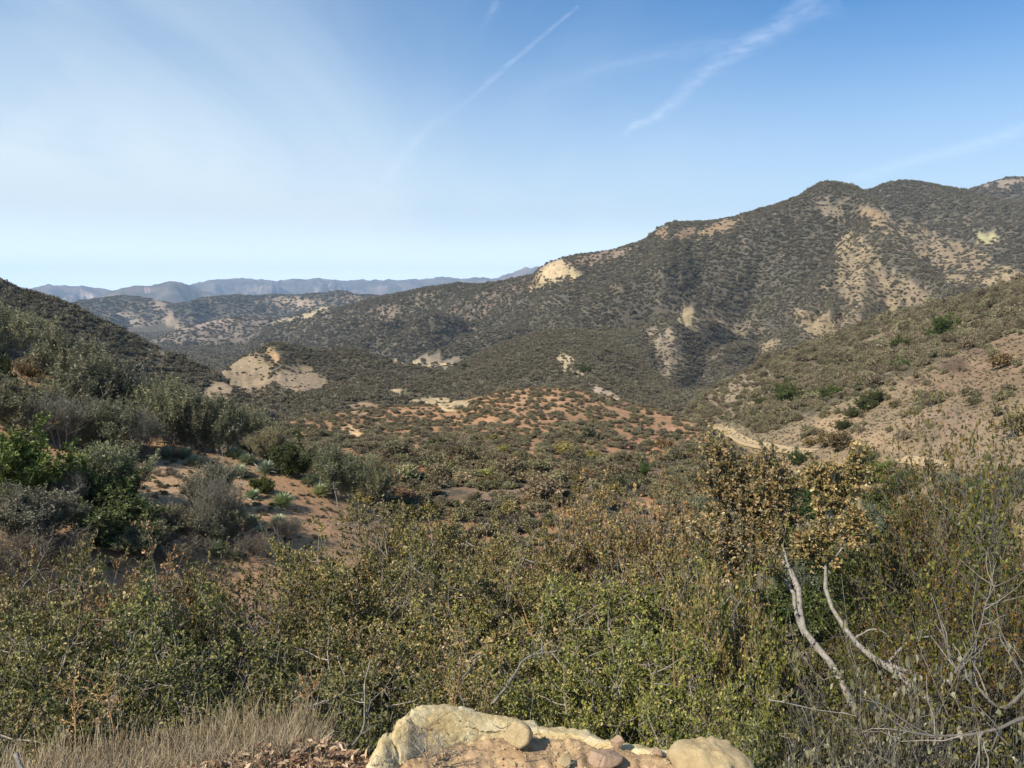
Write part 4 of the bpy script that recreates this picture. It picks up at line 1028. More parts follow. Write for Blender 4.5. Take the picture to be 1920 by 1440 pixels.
# leaf litter on the dirt and left of the ledge
def litter(n, box):
    u = rng.uniform(box[0], box[1], n); v = rng.uniform(box[2], box[3], n)
    pts = []
    for a_, b_ in zip(u[:n], v[:n]):
        A_, T_ = px(a_, b_)
        pts.append((A_, T_))
    return np.array(pts)
x = rng.uniform(-1.6, -.56, 4200); y = rng.uniform(2.8, 4.0, 4200)
p1 = np.stack([x, y, ground_h(x, y) + rng.uniform(.0, .05, len(x))], 1)
p2 = on_dirt(1300); p2[:, 2] += .004
p = np.concatenate([p1, p2])
V, Q, T = leaves(p, rand_unit(len(p)) * np.array([1, 1, .35]), norm(rand_unit(len(p)) * .6 + np.array([0, 0, 1.])), np.concatenate([rng.uniform(.02, .045, len(p1)), rng.uniform(.004, .014, len(p2))]), np.concatenate([np.full(len(p1), .018), np.full(len(p2), .006)]), rng.uniform(0, 1, len(p)))
put('leaf_litter', mesh_of('leaf_litter', V, Q, M_LITTER, T), kind='stuff', label='dead brown leaves and crumbs scattered on the dirt')

# dry grey stalks in the bottom left corner
n = 9000
az_ = np.radians(rng.uniform(-38, -12, n)); rr_ = rng.uniform(2.6, 4.2, n)
k = (rng.uniform(size=n) < np.clip((-15 - np.degrees(az_)) / 3.5 + .12, 0, 1)) & ((rr_ > 3.15) | (rng.uniform(size=n) < .45))
az_, rr_ = az_[k], rr_[k]; n = len(rr_)
x, y = rr_ * np.sin(az_), rr_ * np.cos(az_)
gz_ = ground_h(x, y)
# stalk tops form a ragged, nearly level fringe just above the brink
hh = np.clip(-2.0 + .07 * noise(x * 2, y * 2, 3) + rng.normal(0, .05, n) + .10 * smooth(-26, -38, np.degrees(az_)) - gz_, .05, .6) * np.where(rr_ < 3.1, .8, 1)
p = np.stack([x, y, ground_h(x, y) - .03], 1)
top = p + np.stack([rng.normal(0, .07, n), rng.normal(0, .07, n), hh], 1)
mid = (p + top) / 2 + rng.normal(0, .018, (n, 3))
P = np.stack([p, mid, top], 1)
pr = [tubes(P, np.stack([np.full(n, .0026), np.full(n, .0022), np.full(n, .0012)], 1) * rng.uniform(.6, 1.25, n)[:, None], 3, rng.uniform(0, 1, n))]
sp_, r_ = shoots(P, .3, 1, 3, .09, .45, .4, 3, .04, np.full(n, .0012))
pr.append(tubes(sp_, r_[:, None] * np.array([1, .8, .5])[None], 3, rng.uniform(0, 1, len(sp_))))
V, Q, T = join(pr)
put('dry_grass', mesh_of('dry_grass', V, Q, M_DRY, T), kind='stuff', label='patch of dry grey stalks in the bottom left corner')
# twigs lying on the dirt
tuft = plant_meshes('tuft', (grow(shrub_stems(26, .16, .09, low=.1), .0022, 3, .06, 2, .04, 0, (.01, .01), twig_r=.0008)[0], []), M_DRY, M_PALE)
P_ = pt(802, 1412, 2.96)
plant('dead_tuft', tuft, P_, 0, (1, 1, 1), 'flattened tuft of grey dead grass against the left part of the ledge', 'dead tuft')
for (pts, lab) in [([(1060, 1440, 2.8), (1090, 1420, 2.86), (1122, 1395, 2.95)], 'thin straw lying over the pinkish stone'), ([(985, 1428, 2.84), (1010, 1424, 2.86), (1030, 1418, 2.88)], 'thin dark twig on the dirt below the small grey-tan stone'), ([(930, 1362, 3.18), (942, 1366, 3.17), (958, 1358, 3.2)], 'short bent twig lying on the cream ledge')]:
    branch('twig', pts, .0022, .0012, M_PALE if 'straw' in lab else M_DARKTWIG, lab, 'twig', 2, .03)
# ------------------------------------------------------------------ shrubs, yuccas and stalks on the near left slope
def bush(kind, u, vb, w, h, label, color=None, name='shrub', cat='shrub', g=None, rmin=14, rmax=1e9, grow_=1.0):
    """a shrub whose foot stands where the ray through (u, vb) meets the land, w by h pixels large"""
    P, d = hit(u, vb, rmin, rmax)
    s = math.hypot(d, P[2]) / FOC * grow_
    src, bw, bh = {'w': (WISPY, 3.2, 2.95), 's': (SUMAC, 3.2, 2.5), 'd': (DEAD, 3.0, 2.2), 'c': (SCRUB, 2.0, 1.2), 'o': (OAK, 2.7, 2.5)}[kind]
    P[2] -= .03
    return plant(name, src[rng.integers(len(src))], P, rng.uniform(0, 6.28), (w * s / bw, w * s / bw * rng.uniform(.9, 1.1), h * s / bh), label, cat, g, color)
GL = 'shrubs on the near left slope'
AS, GY, DK, BR2 = (.95, .95, .82), (.9, .9, .9), (.75, .8, .66), (1.15, .9, .62)
for k, u, vb, w, h, col, lab in [
    ('w', 28, 672, 120, 82, (1.05, 1.05, .75), 'olive shrub topmost at the left edge, against the dark hill'),
    ('s', 2, 725, 46, 62, (.4, .45, .4), 'very dark shrub cut by the left edge above the orange soil'),
    ('w', 62, 716, 56, 50, (1.3, 1.0, .55), 'small tawny dry shrub beside the strip of orange soil'),
    ('w', 128, 726, 128, 100, AS, 'tall grey-green feathery shrub above the strip of orange soil'),
    ('w', 180, 792, 150, 120, AS, 'broad grey-green feathery shrub below the tall one'),
    ('w', 232, 800, 90, 100, GY, 'greyish shrub standing on the skyline of the left slope'),
    ('w', 40, 812, 150, 90, (1.0, .98, .8), 'dusty olive shrub at the left edge above the bright green bush'),
    ('d', 120, 840, 130, 90, (.9, .9, .85), 'grey twiggy shrub to the right of the dusty olive one'),
    ('w', 205, 845, 130, 90, DK, 'dark grey-green shrub in the hollow left of the red soil'),
    ('w', 312, 832, 130, 115, (1.0, 1.0, .78), 'rounded olive shrub above the upper yuccas'),
    ('d', 258, 858, 90, 80, (.85, .85, .8), 'bare grey shrub at the upper left corner of the red soil'),
    ('w', 362, 842, 100, 100, (1., 1., .85), 'olive shrub on the skyline right of the rounded one'),
    ('w', 415, 850, 120, 108, (1., 1., .8), 'large olive shrub in the middle of the slope skyline'),
    ('w', 470, 858, 100, 86, AS, 'grey-green shrub on the skyline above the twin yuccas'),
    ('w', 510, 872, 80, 72, (1.15, 1.0, .75), 'tan-olive shrub on the skyline above the bluish yucca'),
    ('s', 545, 893, 84, 72, (.62, .62, .6), 'dark green rounded shrub right of the bluish yucca'),
    ('w', 600, 900, 80, 62, (1.0, 1.05, .8), 'olive shrub behind the grey flower stalk'),
    ('w', 640, 935, 100, 96, (.9, 1., .75), 'green-topped shrub right of the tan flower stalk'),
    ('w', 700, 950, 90, 92, (1.05, 1., .72), 'olive-brown shrub at the lower end of the left slope'),
    ('s', 42, 938, 175, 130, (1.1, 1.2, .9), 'bright green leafy bush at the left edge'),
    ('w', 205, 940, 150, 105, (.9, 1., .75), 'large grey-green shrub casting its shadow on the red soil'),
    ('s', 215, 962, 120, 82, (.75, .8, .8), 'dark leafy bush in front of the large grey-green shrub'),
    ('s', 205, 1022, 150, 85, (1.05, 1.05, 1.1), 'mid-green bush left below the patch of red soil'),
    ('w', 60, 1022, 150, 96, GY, 'grey shrub below the bright green bush'),
    ('d', 130, 962, 80, 70, (.9, .9, .9), 'small dead grey shrub between the bright green bush and the dark leafy bush'),
    ('d', 40, 1085, 150, 80, (1.3, .95, .7), 'brownish dry shrub at the left edge just above the thicket'),
    ('d', 120, 1070, 110, 60, (1.1, .95, .7), 'brownish dry shrub below the mid-green bush'),
    ('w', 395, 962, 90, 92, (.85, .85, .85), 'grey wispy shrub in the middle of the red soil'),
    ('d', 412, 1018, 125, 118, (.8, .85, .8), 'big grey dead bush in the middle of the red soil'),
    ('w', 425, 1022, 90, 80, (.75, .78, .72), 'grey-green shrub behind the big dead bush'),
    ('s', 492, 924, 50, 36, (1.0, 1.0, .8), 'small dark green bush on the red soil above the green yucca'),
    ('w', 320, 1010, 90, 60, (1.0, .95, .85), 'dull olive shrub below the red soil'),
    ('d', 340, 1060, 100, 50, (1.0, .8, .65), 'low brownish shrub below the dull olive one'),
    ('d', 470, 1050, 80, 46, (1.0, .7, .6), 'low reddish-brown dry shrub behind the thicket'),
    ('d', 545, 1010, 70, 40, (.9, .8, .65), 'low grey-brown shrub at the bottom of the red soil'),
    ('w', 265, 1040, 110, 60, (1., 1., .8), 'olive shrub low on the slope below the mid-green bush'),
    ('d', 284, 866, 30, 30, (.7, .65, .65), 'tiny grey shrub at the top left of the red soil'),
    ('d', 324, 894, 20, 14, (.7, .65, .65), 'tiny dark tuft in the open red soil'),
    ('d', 296, 892, 22, 14, (.9, .85, .8), 'tiny pale grey tuft in the open red soil'),
]:
    bush(k, u, vb, w, h, lab, col, g=GL, grow_=1.2 if w > 60 else 1.1)

GY_ = 'yuccas on the red slope'
def yucca(u, vb, w, label, color=(1, 1, 1), stalk=None):
    P, d = hit(u, vb, 14)
    s = math.hypot(d, P[2]) / FOC
    k = w * s / 1.15
    o = put('yucca', None, loc=P + np.array([0, 0, .02]), label=label, cat='yucca', group=GY_)
    put('leaf_rosette', YUCCA[rng.integers(3)], parent=o, color=color)
    if stalk:
        st = put('flower_stalk', stalk_mesh(stalk * s / k, .02 / k * 1.0, .1, False), parent=o)
    o.scale = (k, k, k * .85); o.rotation_euler = (0, 0, rng.uniform(0, 6))
    return o
for u, vb, w, col, st, lab in [
    (316, 858, 44, (1, 1, .95), None, 'pale yucca at the top left of the red slope'),
    (346, 857, 40, (1, 1.02, 1.02), None, 'pale yucca right beside the top left one'),
    (368, 873, 40, (.85, .9, .9), None, 'greyish yucca below the pair at the top left'),
    (440, 858, 42, (1, 1.02, .9), None, 'left yucca of the pair under the skyline shrubs'),
    (464, 868, 40, (1, 1.02, .9), None, 'right yucca of the pair under the skyline shrubs'),
    (500, 885, 46, (.9, 1.0, 1.08), None, 'bluish-grey yucca above the small dark green bush'),
    (417, 890, 34, (1.6, 1.5, 1.4), 46, 'white dried-out yucca with a thin brown flower stalk'),
    (448, 893, 50, (.95, .98, .9), None, 'greyish green yucca right of the white dried-out one'),
    (473, 934, 36, (.9, 1, .85), None, 'dull yucca left of the green yucca'),
    (528, 948, 52, (1.0, 1.08, .75), None, 'round green yucca in the lower red soil'),
    (580, 908, 40, (1.0, 1.05, .95), None, 'pale yucca at the top edge of the lower red soil'),
    (600, 928, 44, (1.25, 1.2, .85), 56, 'bright yellowish yucca with a tall grey flower stalk'),
    (355, 955, 34, (1, 1.05, 1.1), None, 'bluish yucca left of the big dead bush'),
    (470, 985, 42, (.85, .9, .9), None, 'shaded yucca right of the big dead bush'),
    (487, 998, 26, (1.7, 1.6, 1.45), 34, 'small white dead yucca with a pale stalk'),
    (305, 1018, 36, (1.0, 1.05, 1.0), None, 'yucca below the red soil, near the dull olive shrub'),
    (335, 1040, 44, (1.05, 1.2, .9), None, 'light green yucca low on the slope above the rusty oak'),
    (405, 1035, 50, (.95, 1.05, .9), None, 'yucca in front of the foot of the big dead bush'),
    (440, 1045, 34, (.9, .9, .85), None, 'half-hidden yucca at the top of the thicket'),
    (380, 1000, 40, (1.0, 1.05, .95), None, 'pale yucca at the left foot of the big dead bush'),
    (520, 985, 40, (1.0, 1.0, .9), None, 'grey-green yucca at the bottom of the red soil, left of the small oaks'),
    (285, 985, 44, (1.0, 1.05, 1.0), None, 'yucca beside the mid-green bush at the edge of the red soil'),
    (60, 694, 40, (1.05, 1.1, .95), None, 'pale yucca just below the topmost olive shrub at left'),
]:
    yucca(u, vb, w, lab, col, st)
for u, vb, ht, lab in [(633, 952, 46, 'tan dry flower stalk standing alone at the lower end of the red slope'),]:
    P, d = hit(u, vb, 14); s = d / FOC
    o = put('dead_flower_stalk', stalk_mesh(ht * s, .025, -.18, True), loc=P, label=lab, cat='flower stalk')
for (u, v), dims, lab in [((521, 956), (14, 10), 'white dried yucca base lying left below the green yucca'), ((531, 957), (10, 9), 'white dried yucca base right below the green yucca'), ((524, 970), (16, 7), 'pale dead yucca heart at the lower edge of the red soil')]:
    P, d = hit(u, v, 14); s = d / FOC
    o = put('dead_yucca', yucca_mesh(60, .5, .06), loc=P, label=lab, cat='dead yucca', color=(2.1, 2.0, 1.85))
    k = dims[0] * s / .9; o.scale = (k, k, k * .8)
for (u0, v0, u1, v1), lab in [((470, 868, 486, 880), 'fallen grey yucca stalk near the bluish yucca'), ((446, 880, 466, 887), 'fallen pale stalk between the greyish yuccas'), ((448, 906, 462, 913), 'fallen stalk on the red soil above the dull yucca'), ((464, 938, 478, 946), 'fallen pale stalk below the dull yucca')]:
    a, da = hit(u0, v0, 14); b, db = hit(u1, v1, 14)
    a = a + [0, 0, .05]; b = b + [0, 0, .05]
    P = np.stack([a, (a + b) / 2 + [0, 0, .03], b]) - a
    V, Q, T = tubes(P[None], np.array([[.03, .026, .015]]), 6, np.array([.8]))
    put('fallen_stalk', mesh_of('fallen_stalk', V, Q, M_PALE, T, shade=True), loc=a, label=lab, cat='stalk')

# ------------------------------------------------------------------ trees and bushes on the right-hand slope and in the ravine
GR_ = 'bushes of the right-hand slope'
for k, u, vb, w, h, col, lab in [
    ('s', 1772, 632, 62, 46, (.75, .85, .6), 'round dark green tree on the crest of the brown hillside'),
    ('s', 1474, 758, 70, 46, (.8, .85, .65), 'broad dark green tree at the lower left of the scrub belt'),
    ('s', 1427, 762, 28, 24, (.7, .75, .6), 'small dark tree left of the broad one'),
    ('s', 1520, 752, 46, 26, (.7, .7, .6), 'dark bush right of the broad tree'),
    ('s', 1642, 757, 46, 32, (.7, .65, .62), 'largest dark bush of the trio on the bare brown slope'),
    ('s', 1622, 770, 46, 36, (.68, .65, .62), 'middle dark bush of the trio on the bare brown slope'),
    ('s', 1598, 783, 36, 26, (.7, .68, .66), 'lowest dark bush of the trio on the bare brown slope'),
    ('s', 1582, 805, 36, 22, (.7, .66, .62), 'lone dark bush below the trio on the bare slope'),
    ('c', 1675, 766, 16, 12, (.7, .6, .5), 'tiny bush on the bare slope right of the trio'),
    ('c', 1548, 838, 46, 24, (.85, .75, .6), 'grey-brown bush beside the road on the bare slope'),
    ('c', 1574, 846, 46, 28, (.8, .74, .58), 'grey-green bush right of the grey-brown one by the road'),
    ('c', 1518, 838, 20, 15, (.8, .65, .5), 'small brown bush by the road'),
    ('c', 1602, 846, 26, 16, (.8, .65, .5), 'small dry bush by the road, rightmost'),
    ('s', 1496, 870, 44, 32, (.65, .75, .68), 'dark bush just below the dirt road'),
    ('s', 1638, 905, 72, 56, (1.15, 1.2, .75), 'bright green tree below the bare slope'),
    ('s', 1206, 892, 38, 34, (.75, 1.0, .7), 'dark green bush alone on the valley floor behind the golden brown oaks'),
    ('s', 1097, 698, 28, 19, (.8, .9, .75), 'dark green tree on the green spur'),
    ('s', 871, 690, 16, 12, (.6, .65, .55), 'small dark tree beside the far dirt road'),
    ('s', 1688, 655, 44, 26, (.7, .75, .6), 'dark bush under the scrub belt above the burnt patch'),
    ('s', 1690, 690, 40, 22, (.75, .85, .6), 'green bush at the lower edge of the scrub belt'),
    ('s', 1560, 745, 50, 24, (.9, 1.0, .65), 'yellow-green bush in the scrub belt above the bare slope'),
    ('c', 1880, 690, 40, 22, (.75, .7, .5), 'olive bush on the brown hillside near the right edge'),
    ('c', 1905, 820, 50, 40, (.7, .7, .5), 'dark olive bush at the right edge behind the bare shrubs'),
]:
    big = lab.find('tree') >= 0
    bush(k, u, vb, w, h, lab, col, name='evergreen_tree' if big else 'bush', cat='tree' if big else 'bush', g=GR_, rmin=60)
# dark shrubs filling the ravine below the road, right of the two oaks
for i, (u, vb, w, h, lab) in enumerate([
    (1540, 905, 80, 44, 'grey-green ravine shrub below the dirt road, left of the bright green tree'), (1650, 965, 110, 66, 'dark green ravine shrub under the bright green tree'),
    (1530, 985, 120, 80, 'dark ravine shrub behind the slim oak crown'), (1620, 1020, 120, 80, 'dark green ravine shrub right of the slim oak crown'), (1720, 1000, 120, 80, 'green ravine shrub behind the reddish-brown bare shrub'),
    (1700, 920, 90, 50, 'olive ravine shrub at the foot of the pale road bank'), (1780, 930, 90, 50, 'olive ravine shrub right of the pale road bank'), (1480, 935, 90, 60, 'dull green ravine shrub between the two oak crowns'),
    (1840, 960, 100, 66, 'olive ravine shrub behind the tallest bare shrub'), (1900, 930, 90, 60, 'grey-green ravine shrub at the right edge behind the bare shrubs'), (1560, 1090, 140, 90, 'lowest dark ravine shrub behind the slim oak trunk'),
    (1690, 1090, 150, 90, 'dark ravine shrub behind the thin bare shrub'), (1820, 1050, 150, 90, 'dark ravine shrub behind the shaded bare shrubs'), (1440, 890, 60, 36, 'brownish ravine shrub under the bend of the dirt road'), (1400, 960, 110, 70, 'dull ravine shrub behind the broad orange-brown crown'), (1330, 990, 110, 70, 'dull ravine shrub left of the broad orange-brown crown'), (1440, 1040, 130, 90, 'dull ravine shrub behind the leaning pale trunk'), (1350, 1080, 130, 90, 'lowest dull ravine shrub behind the broad oak crown'), (1490, 1140, 160, 120, 'dark ravine shrub between the two pale trunks'), (1560, 1190, 160, 110, 'dark ravine shrub low behind the slim oak trunk'), (1440, 1180, 160, 110, 'dark ravine shrub low behind the leaning pale trunk')]):
    bush('s' if i % 3 else 'w', u, vb, w, h, lab, [(.7, .85, .75), (.85, .9, .7), (.62, .75, .6)][i % 3], name='ravine_shrub', g='shrubs in the ravine below the road', rmin=26)

# ------------------------------------------------------------------ shrubs dotted over the orange hill: the largest as things of their own
def cell_points(mask, spacing, vmax=1e9):
    """random points over the land inside the mask, spacing(r) metres apart, weighted by real surface area"""
    a = np.stack([np.diff(X2, axis=0)[:, :-1], np.diff(Y2, axis=0)[:, :-1], np.diff(H, axis=0)[:, :-1]], -1)
    b = np.stack([np.diff(X2, axis=1)[:-1], np.diff(Y2, axis=1)[:-1], np.diff(H, axis=1)[:-1]], -1)
    area = np.linalg.norm(np.cross(a, b), axis=-1)
    lam = area / spacing[:-1, :-1] ** 2 * mask[:-1, :-1]
    n = rng.poisson(np.clip(lam, 0, 20))
    i, j = np.nonzero(n)
    c = n[i, j]
    i, j = np.repeat(i, c), np.repeat(j, c)
    fa, fr = rng.uniform(size=len(i)), rng.uniform(size=len(i))
    P = (P3[i, j] * ((1 - fa) * (1 - fr))[:, None] + P3[i + 1, j] * (fa * (1 - fr))[:, None] + P3[i, j + 1] * ((1 - fa) * fr)[:, None] + P3[i + 1, j + 1] * (fa * fr)[:, None])
    return P, i, j

def spread_out(P, rad):
    """drop points that crowd an earlier one"""
    keep, grid = [], {}
    for k, (x, y, z) in enumerate(P):
        r = rad[k]; c = (int(x // 3), int(y // 3)); ok = True
        for a in (-1, 0, 1):
            for b in (-1, 0, 1):
                for q in grid.get((c[0] + a, c[1] + b), ()):
                    if (P[q, 0] - x) ** 2 + (P[q, 1] - y) ** 2 < (.55 * (r + rad[q])) ** 2: ok = False; break
                if not ok: break
            if not ok: break
        if ok:
            keep.append(k); grid.setdefault(c, []).append(k)
    return np.array(keep)

inview = (np.abs(A2) < R(37)) & (V2 < 1060)
oh = on('orange_hill') & inview
sp = np.where(oh, 1.25, 1)
P, i, j = cell_points(oh * (BARE < 1.5) * np.clip(1.4 - BARE, .3, 1) * 1.1 * np.clip(.75 + .9 * fbm(X2 / 9, Y2 / 9, 411, 3), .12, 1.5), sp)
order = rng.permutation(len(P)); P, i, j = P[order], i[order], j[order]
uu, vv = to_px(P)
# lower slope carries bigger, greyer shrubs; the crest small dark ones in rows on orange soil
lowf = smooth(760, 900, vv)
rad = (.42 + .35 * rng.uniform(0, 1, len(P)) ** 2) * (1 + 1.1 * lowf * rng.uniform(.3, 1, len(P))) * np.where(BARE[i, j] > .8, .72, 1)
big = rng.uniform(size=len(P)) < .035
rad = np.where(big, rad * 1.7, rad)
order = np.argsort(-rad); P, rad, uu, vv, lowf, big, i, j = (q[order] for q in (P, rad, uu, vv, lowf, big, i, j))
k = spread_out(P, rad); P, rad, uu, vv, lowf, big, i, j = (q[k] for q in (P, rad, uu, vv, lowf, big, i, j))
dist = np.linalg.norm(P, axis=1)
size = rad / dist
# visible from the viewpoint?
def seen(P, lift=.8):
    n = 60
    f = np.linspace(.2, .985, n)
    ok = np.ones(len(P), bool)
    for q in f:
        X = P[:, :2] * q
        ok &= ground_h(X[:, 0], X[:, 1]) < (P[:, 2] + lift) * q + .0
    return ok
vis = seen(P) & (vv < 985) & (uu > 430) & (uu < 1460)
cand = np.where(vis)[0]; cand = cand[np.argsort(-size[cand])][:290]
HUES = [((.95, .93, .82), 'olive-brown'), ((.75, .82, .62), 'dark green'), ((1.15, 1.12, 1.0), 'pale grey-green'), ((1.05, .85, .62), 'rusty brown'), ((.85, .85, .8), 'grey'), ((1.15, 1.15, .62), 'yellow-green')]
GO = 'shrubs dotted over the orange hill'
isobj = np.zeros(len(P), bool); isobj[cand] = True
for c in cand:
    hu = rng.choice(6, p=[.40, .19, .13, .10, .14, .04])
    col, word = HUES[hu]
    u, v = uu[c], vv[c]
    where = ('low on' if v > 880 else 'half way up' if v > 800 else 'near the crest of') + ' the orange hill'
    side = ('at its left end' if u < 620 else 'left of its middle' if u < 800 else 'about its middle' if u < 1000 else 'right of its middle' if u < 1200 else 'at its right end')
    sz = 'large' if rad[c] > 1.15 else 'small' if rad[c] < .75 else 'mid-sized'
    src = SCRUB[rng.integers(len(SCRUB))]
    r_ = rad[c] / .95
    plant('hill_shrub', src, P[c] - [0, 0, .04], rng.uniform(0, 6.28), (r_, r_ * rng.uniform(.85, 1.15), r_ * rng.uniform(.6, .95)), f'{sz} {word} shrub {where}, {side}', 'shrub', f'{word} {sz} ' + GO, col)
rest_P, rest_r, rest_c = P[~isobj], rad[~isobj] / .95, rng.uniform(size=(~isobj).sum())

# ------------------------------------------------------------------ the scrub cover of all farther hills: one mass, shrubs instanced on real points
def cover_tree(name, sources):
    ng = bpy.data.node_groups.new(name, 'GeometryNodeTree')
    ng.interface.new_socket('Geometry', in_out='INPUT', socket_type='NodeSocketGeometry')
    ng.interface.new_socket('Geometry', in_out='OUTPUT', socket_type='NodeSocketGeometry')
    gi, go = ng.nodes.new('NodeGroupInput'), ng.nodes.new('NodeGroupOutput')
    jn = ng.nodes.new('GeometryNodeJoinGeometry')
    def attr(nm, ty):
        n = ng.nodes.new('GeometryNodeInputNamedAttribute'); n.data_type = ty; n.inputs['Name'].default_value = nm
        return n.outputs['Attribute']
    for q, ob in enumerate(sources):
        oi = ng.nodes.new('GeometryNodeObjectInfo'); oi.inputs['Object'].default_value = ob; oi.inputs['As Instance'].default_value = True
        io = ng.nodes.new('GeometryNodeInstanceOnPoints')
        cmp_ = ng.nodes.new('FunctionNodeCompare'); cmp_.data_type = 'INT'; cmp_.operation = 'EQUAL'
        ng.links.new(attr('variant', 'INT'), cmp_.inputs[2]); cmp_.inputs[3].default_value = q
        ng.links.new(gi.outputs[0], io.inputs['Points']); ng.links.new(cmp_.outputs[0], io.inputs['Selection'])
        ng.links.new(oi.outputs['Geometry'], io.inputs['Instance'])
        ng.links.new(attr('size', 'FLOAT_VECTOR'), io.inputs['Scale'])
        rt = ng.nodes.new('ShaderNodeCombineXYZ'); ng.links.new(attr('turn', 'FLOAT'), rt.inputs[2])
        ng.links.new(rt.outputs[0], io.inputs['Rotation'])
        ng.links.new(io.outputs[0], jn.inputs[0])
    ng.links.new(jn.outputs[0], go.inputs[0])
    return ng

def cover(name, P, size, variant, sources, label):
    me = bpy.data.meshes.new(name)
    me.vertices.add(len(P)); me.vertices.foreach_set('co', np.ascontiguousarray(P, np.float32).ravel())
    a = me.attributes.new('size', 'FLOAT_VECTOR', 'POINT'); a.data.foreach_set('vector', np.ascontiguousarray(size, np.float32).ravel())
    a = me.attributes.new('variant', 'INT', 'POINT'); a.data.foreach_set('value', np.ascontiguousarray(variant, np.int32))
    a = me.attributes.new('turn', 'FLOAT', 'POINT'); a.data.foreach_set('value', rng.uniform(0, 6.28, len(P)).astype(np.float32))
    o = put(name, me, kind='stuff', label=label)
    md = o.modifiers.new('cover', 'NODES'); md.node_group = cover_tree(name, sources)
    return o

SRC = []
def source(me, color):
    o = bpy.data.objects.new('shrub_model', me); o.color = (*color, 1); SRC.append(o); return o
s_dark = [source(m[0][1], c) for m, c in zip(CHAPS, [(.9, .92, .92), (1, 1, 1), (.8, .84, .86), (1.15, 1.08, 1.0), (1.0, .9, .78)])]
s_olive = [source(CHAPS[q][0][1], c) for q, c in [(0, (1.6, 1.5, .85)), (1, (1.35, 1.34, .78)), (2, (1.08, 1.2, .68)), (3, (1.7, 1.52, 1.0))]]
s_scrub = [source(SCRUB[q][0][1], c) for q, c in [(0, (.95, .93, .82)), (1, (.75, .8, .62)), (2, (1.15, 1.1, 1.0)), (3, (1.05, .85, .62)), (4, (.85, .85, .8))]]
s_belt = [source(SCRUB[q][0][1], c) for q, c in [(0, (.72, .74, .58)), (1, (.6, .66, .48)), (2, (.85, .84, .66)), (3, (.7, .74, .5))]]
s_all = s_dark + s_olive + s_scrub + s_belt

PP, SS, VV = [], [], []
PP.append(rest_P - [0, 0, .04]); SS.append(np.stack([rest_r, rest_r, rest_r * .72], 1)); VV.append(9 + (rest_c * 5).astype(int))
def add_cover(mask, s0, k, rlo, rhi, vlo, vhi, tall=(.7, 1.15)):
    """scrub over a mask: spacing grows with distance so that far cover stays one texture"""
    m = mask & (np.abs(A2) < R(40))
    sp = np.maximum(s0, R2 * k)
    dens = np.where(BARE > 1.5, 0, np.clip(1 - BARE * 1.02 + .22 * G_XS * (BARE > .15), .06, 1) ** 1.7)
    P, i, j = cell_points(m * dens, sp)
    r = sp[i, j] * rng.uniform(rlo * .85, rhi, len(P)) * np.where(rng.uniform(size=len(P)) < .06, 1.55, 1) * (.55 + .45 * (1 - BARE[i, j]))
    PP.append(P - np.array([0, 0, 1]) * (.08 * r)[:, None]); SS.append(np.stack([r, r, r * rng.uniform(*tall, len(P))], 1)); q_ = np.clip(.5 + .42 * fbm(P[:, 0] / 130, P[:, 1] / 130, 301, 3) + rng.normal(0, .22, len(P)), 0, .999); VV.append((vlo + q_ * (vhi - vlo)).astype(int))
fr = R2 < 3300
add_cover(on('mountain', 'mountain_shoulder') & fr, 1.8, .0027, .5, .85, 0, 5, (.6, .95))
add_cover(on('left_hill', 'valley_floor') & fr & (R2 > 60), 1.6, .0036, .5, .9, 0, 6)
add_cover(on('green_spur') & fr, 1.5, .0029, .45, .75, 4, 8)
add_cover(on('tan_hill', 'low_ridge') & fr, 1.5, .0031, .45, .8, 3, 9)
add_cover(on('pale_ridge', 'dark_ridge') & (R2 < 4600), 3, .003, .45, .8, 0, 5, (.4, .7))
add_cover(on('right_slope') & (R2 > 70), 1.7, .0065, .5, .9, 14, 18, (.8, 1.2))
add_cover(on('orange_hill', 'right_slope', 'valley_floor') & (R2 > 40) & (R2 < 90), 1.9, .001, .4, .6, 9, 14)
PP, SS, VV = np.concatenate(PP), np.concatenate(SS), np.concatenate(VV)
print('cover', len(PP))
cover('chaparral', PP, SS, VV, s_all, 'dense grey-green chaparral covering the hills and the mountain')
# low dry tufts and stones on the bare brown face and the red slope
m = (on('right_slope') & (R2 < 330) & (np.abs(A2) < R(38)))
P, i, j = cell_points(m * (BARE > .4), np.maximum(1.0, R2 * .007))
r = np.maximum(.16, dist_r := np.linalg.norm(P, axis=1) * .0012) * rng.uniform(.5, 1.5, len(P))
m2 = on('left_slope') & (np.abs(A2) < R(38)) & (V2 < 1200)
Pb, ib, jb = cell_points(m2 * 1., np.full(H.shape, .42))
rb = rng.uniform(.04, .16, len(Pb)) * (rng.uniform(size=len(Pb)) ** .5)
s_tuft = [source(SCRUB[q][0][1], c) for q, c in [(0, (1.1, .8, .55)), (1, (.8, .6, .42)), (2, (1.7, 1.35, .95))]]
P = np.concatenate([P, Pb]); r = np.concatenate([r, rb])
cover('dry_tufts', P, np.stack([r, r, r * .7], 1), rng.integers(0, 3, len(P)), s_tuft, 'low dry tufts scattered on the bare slopes')

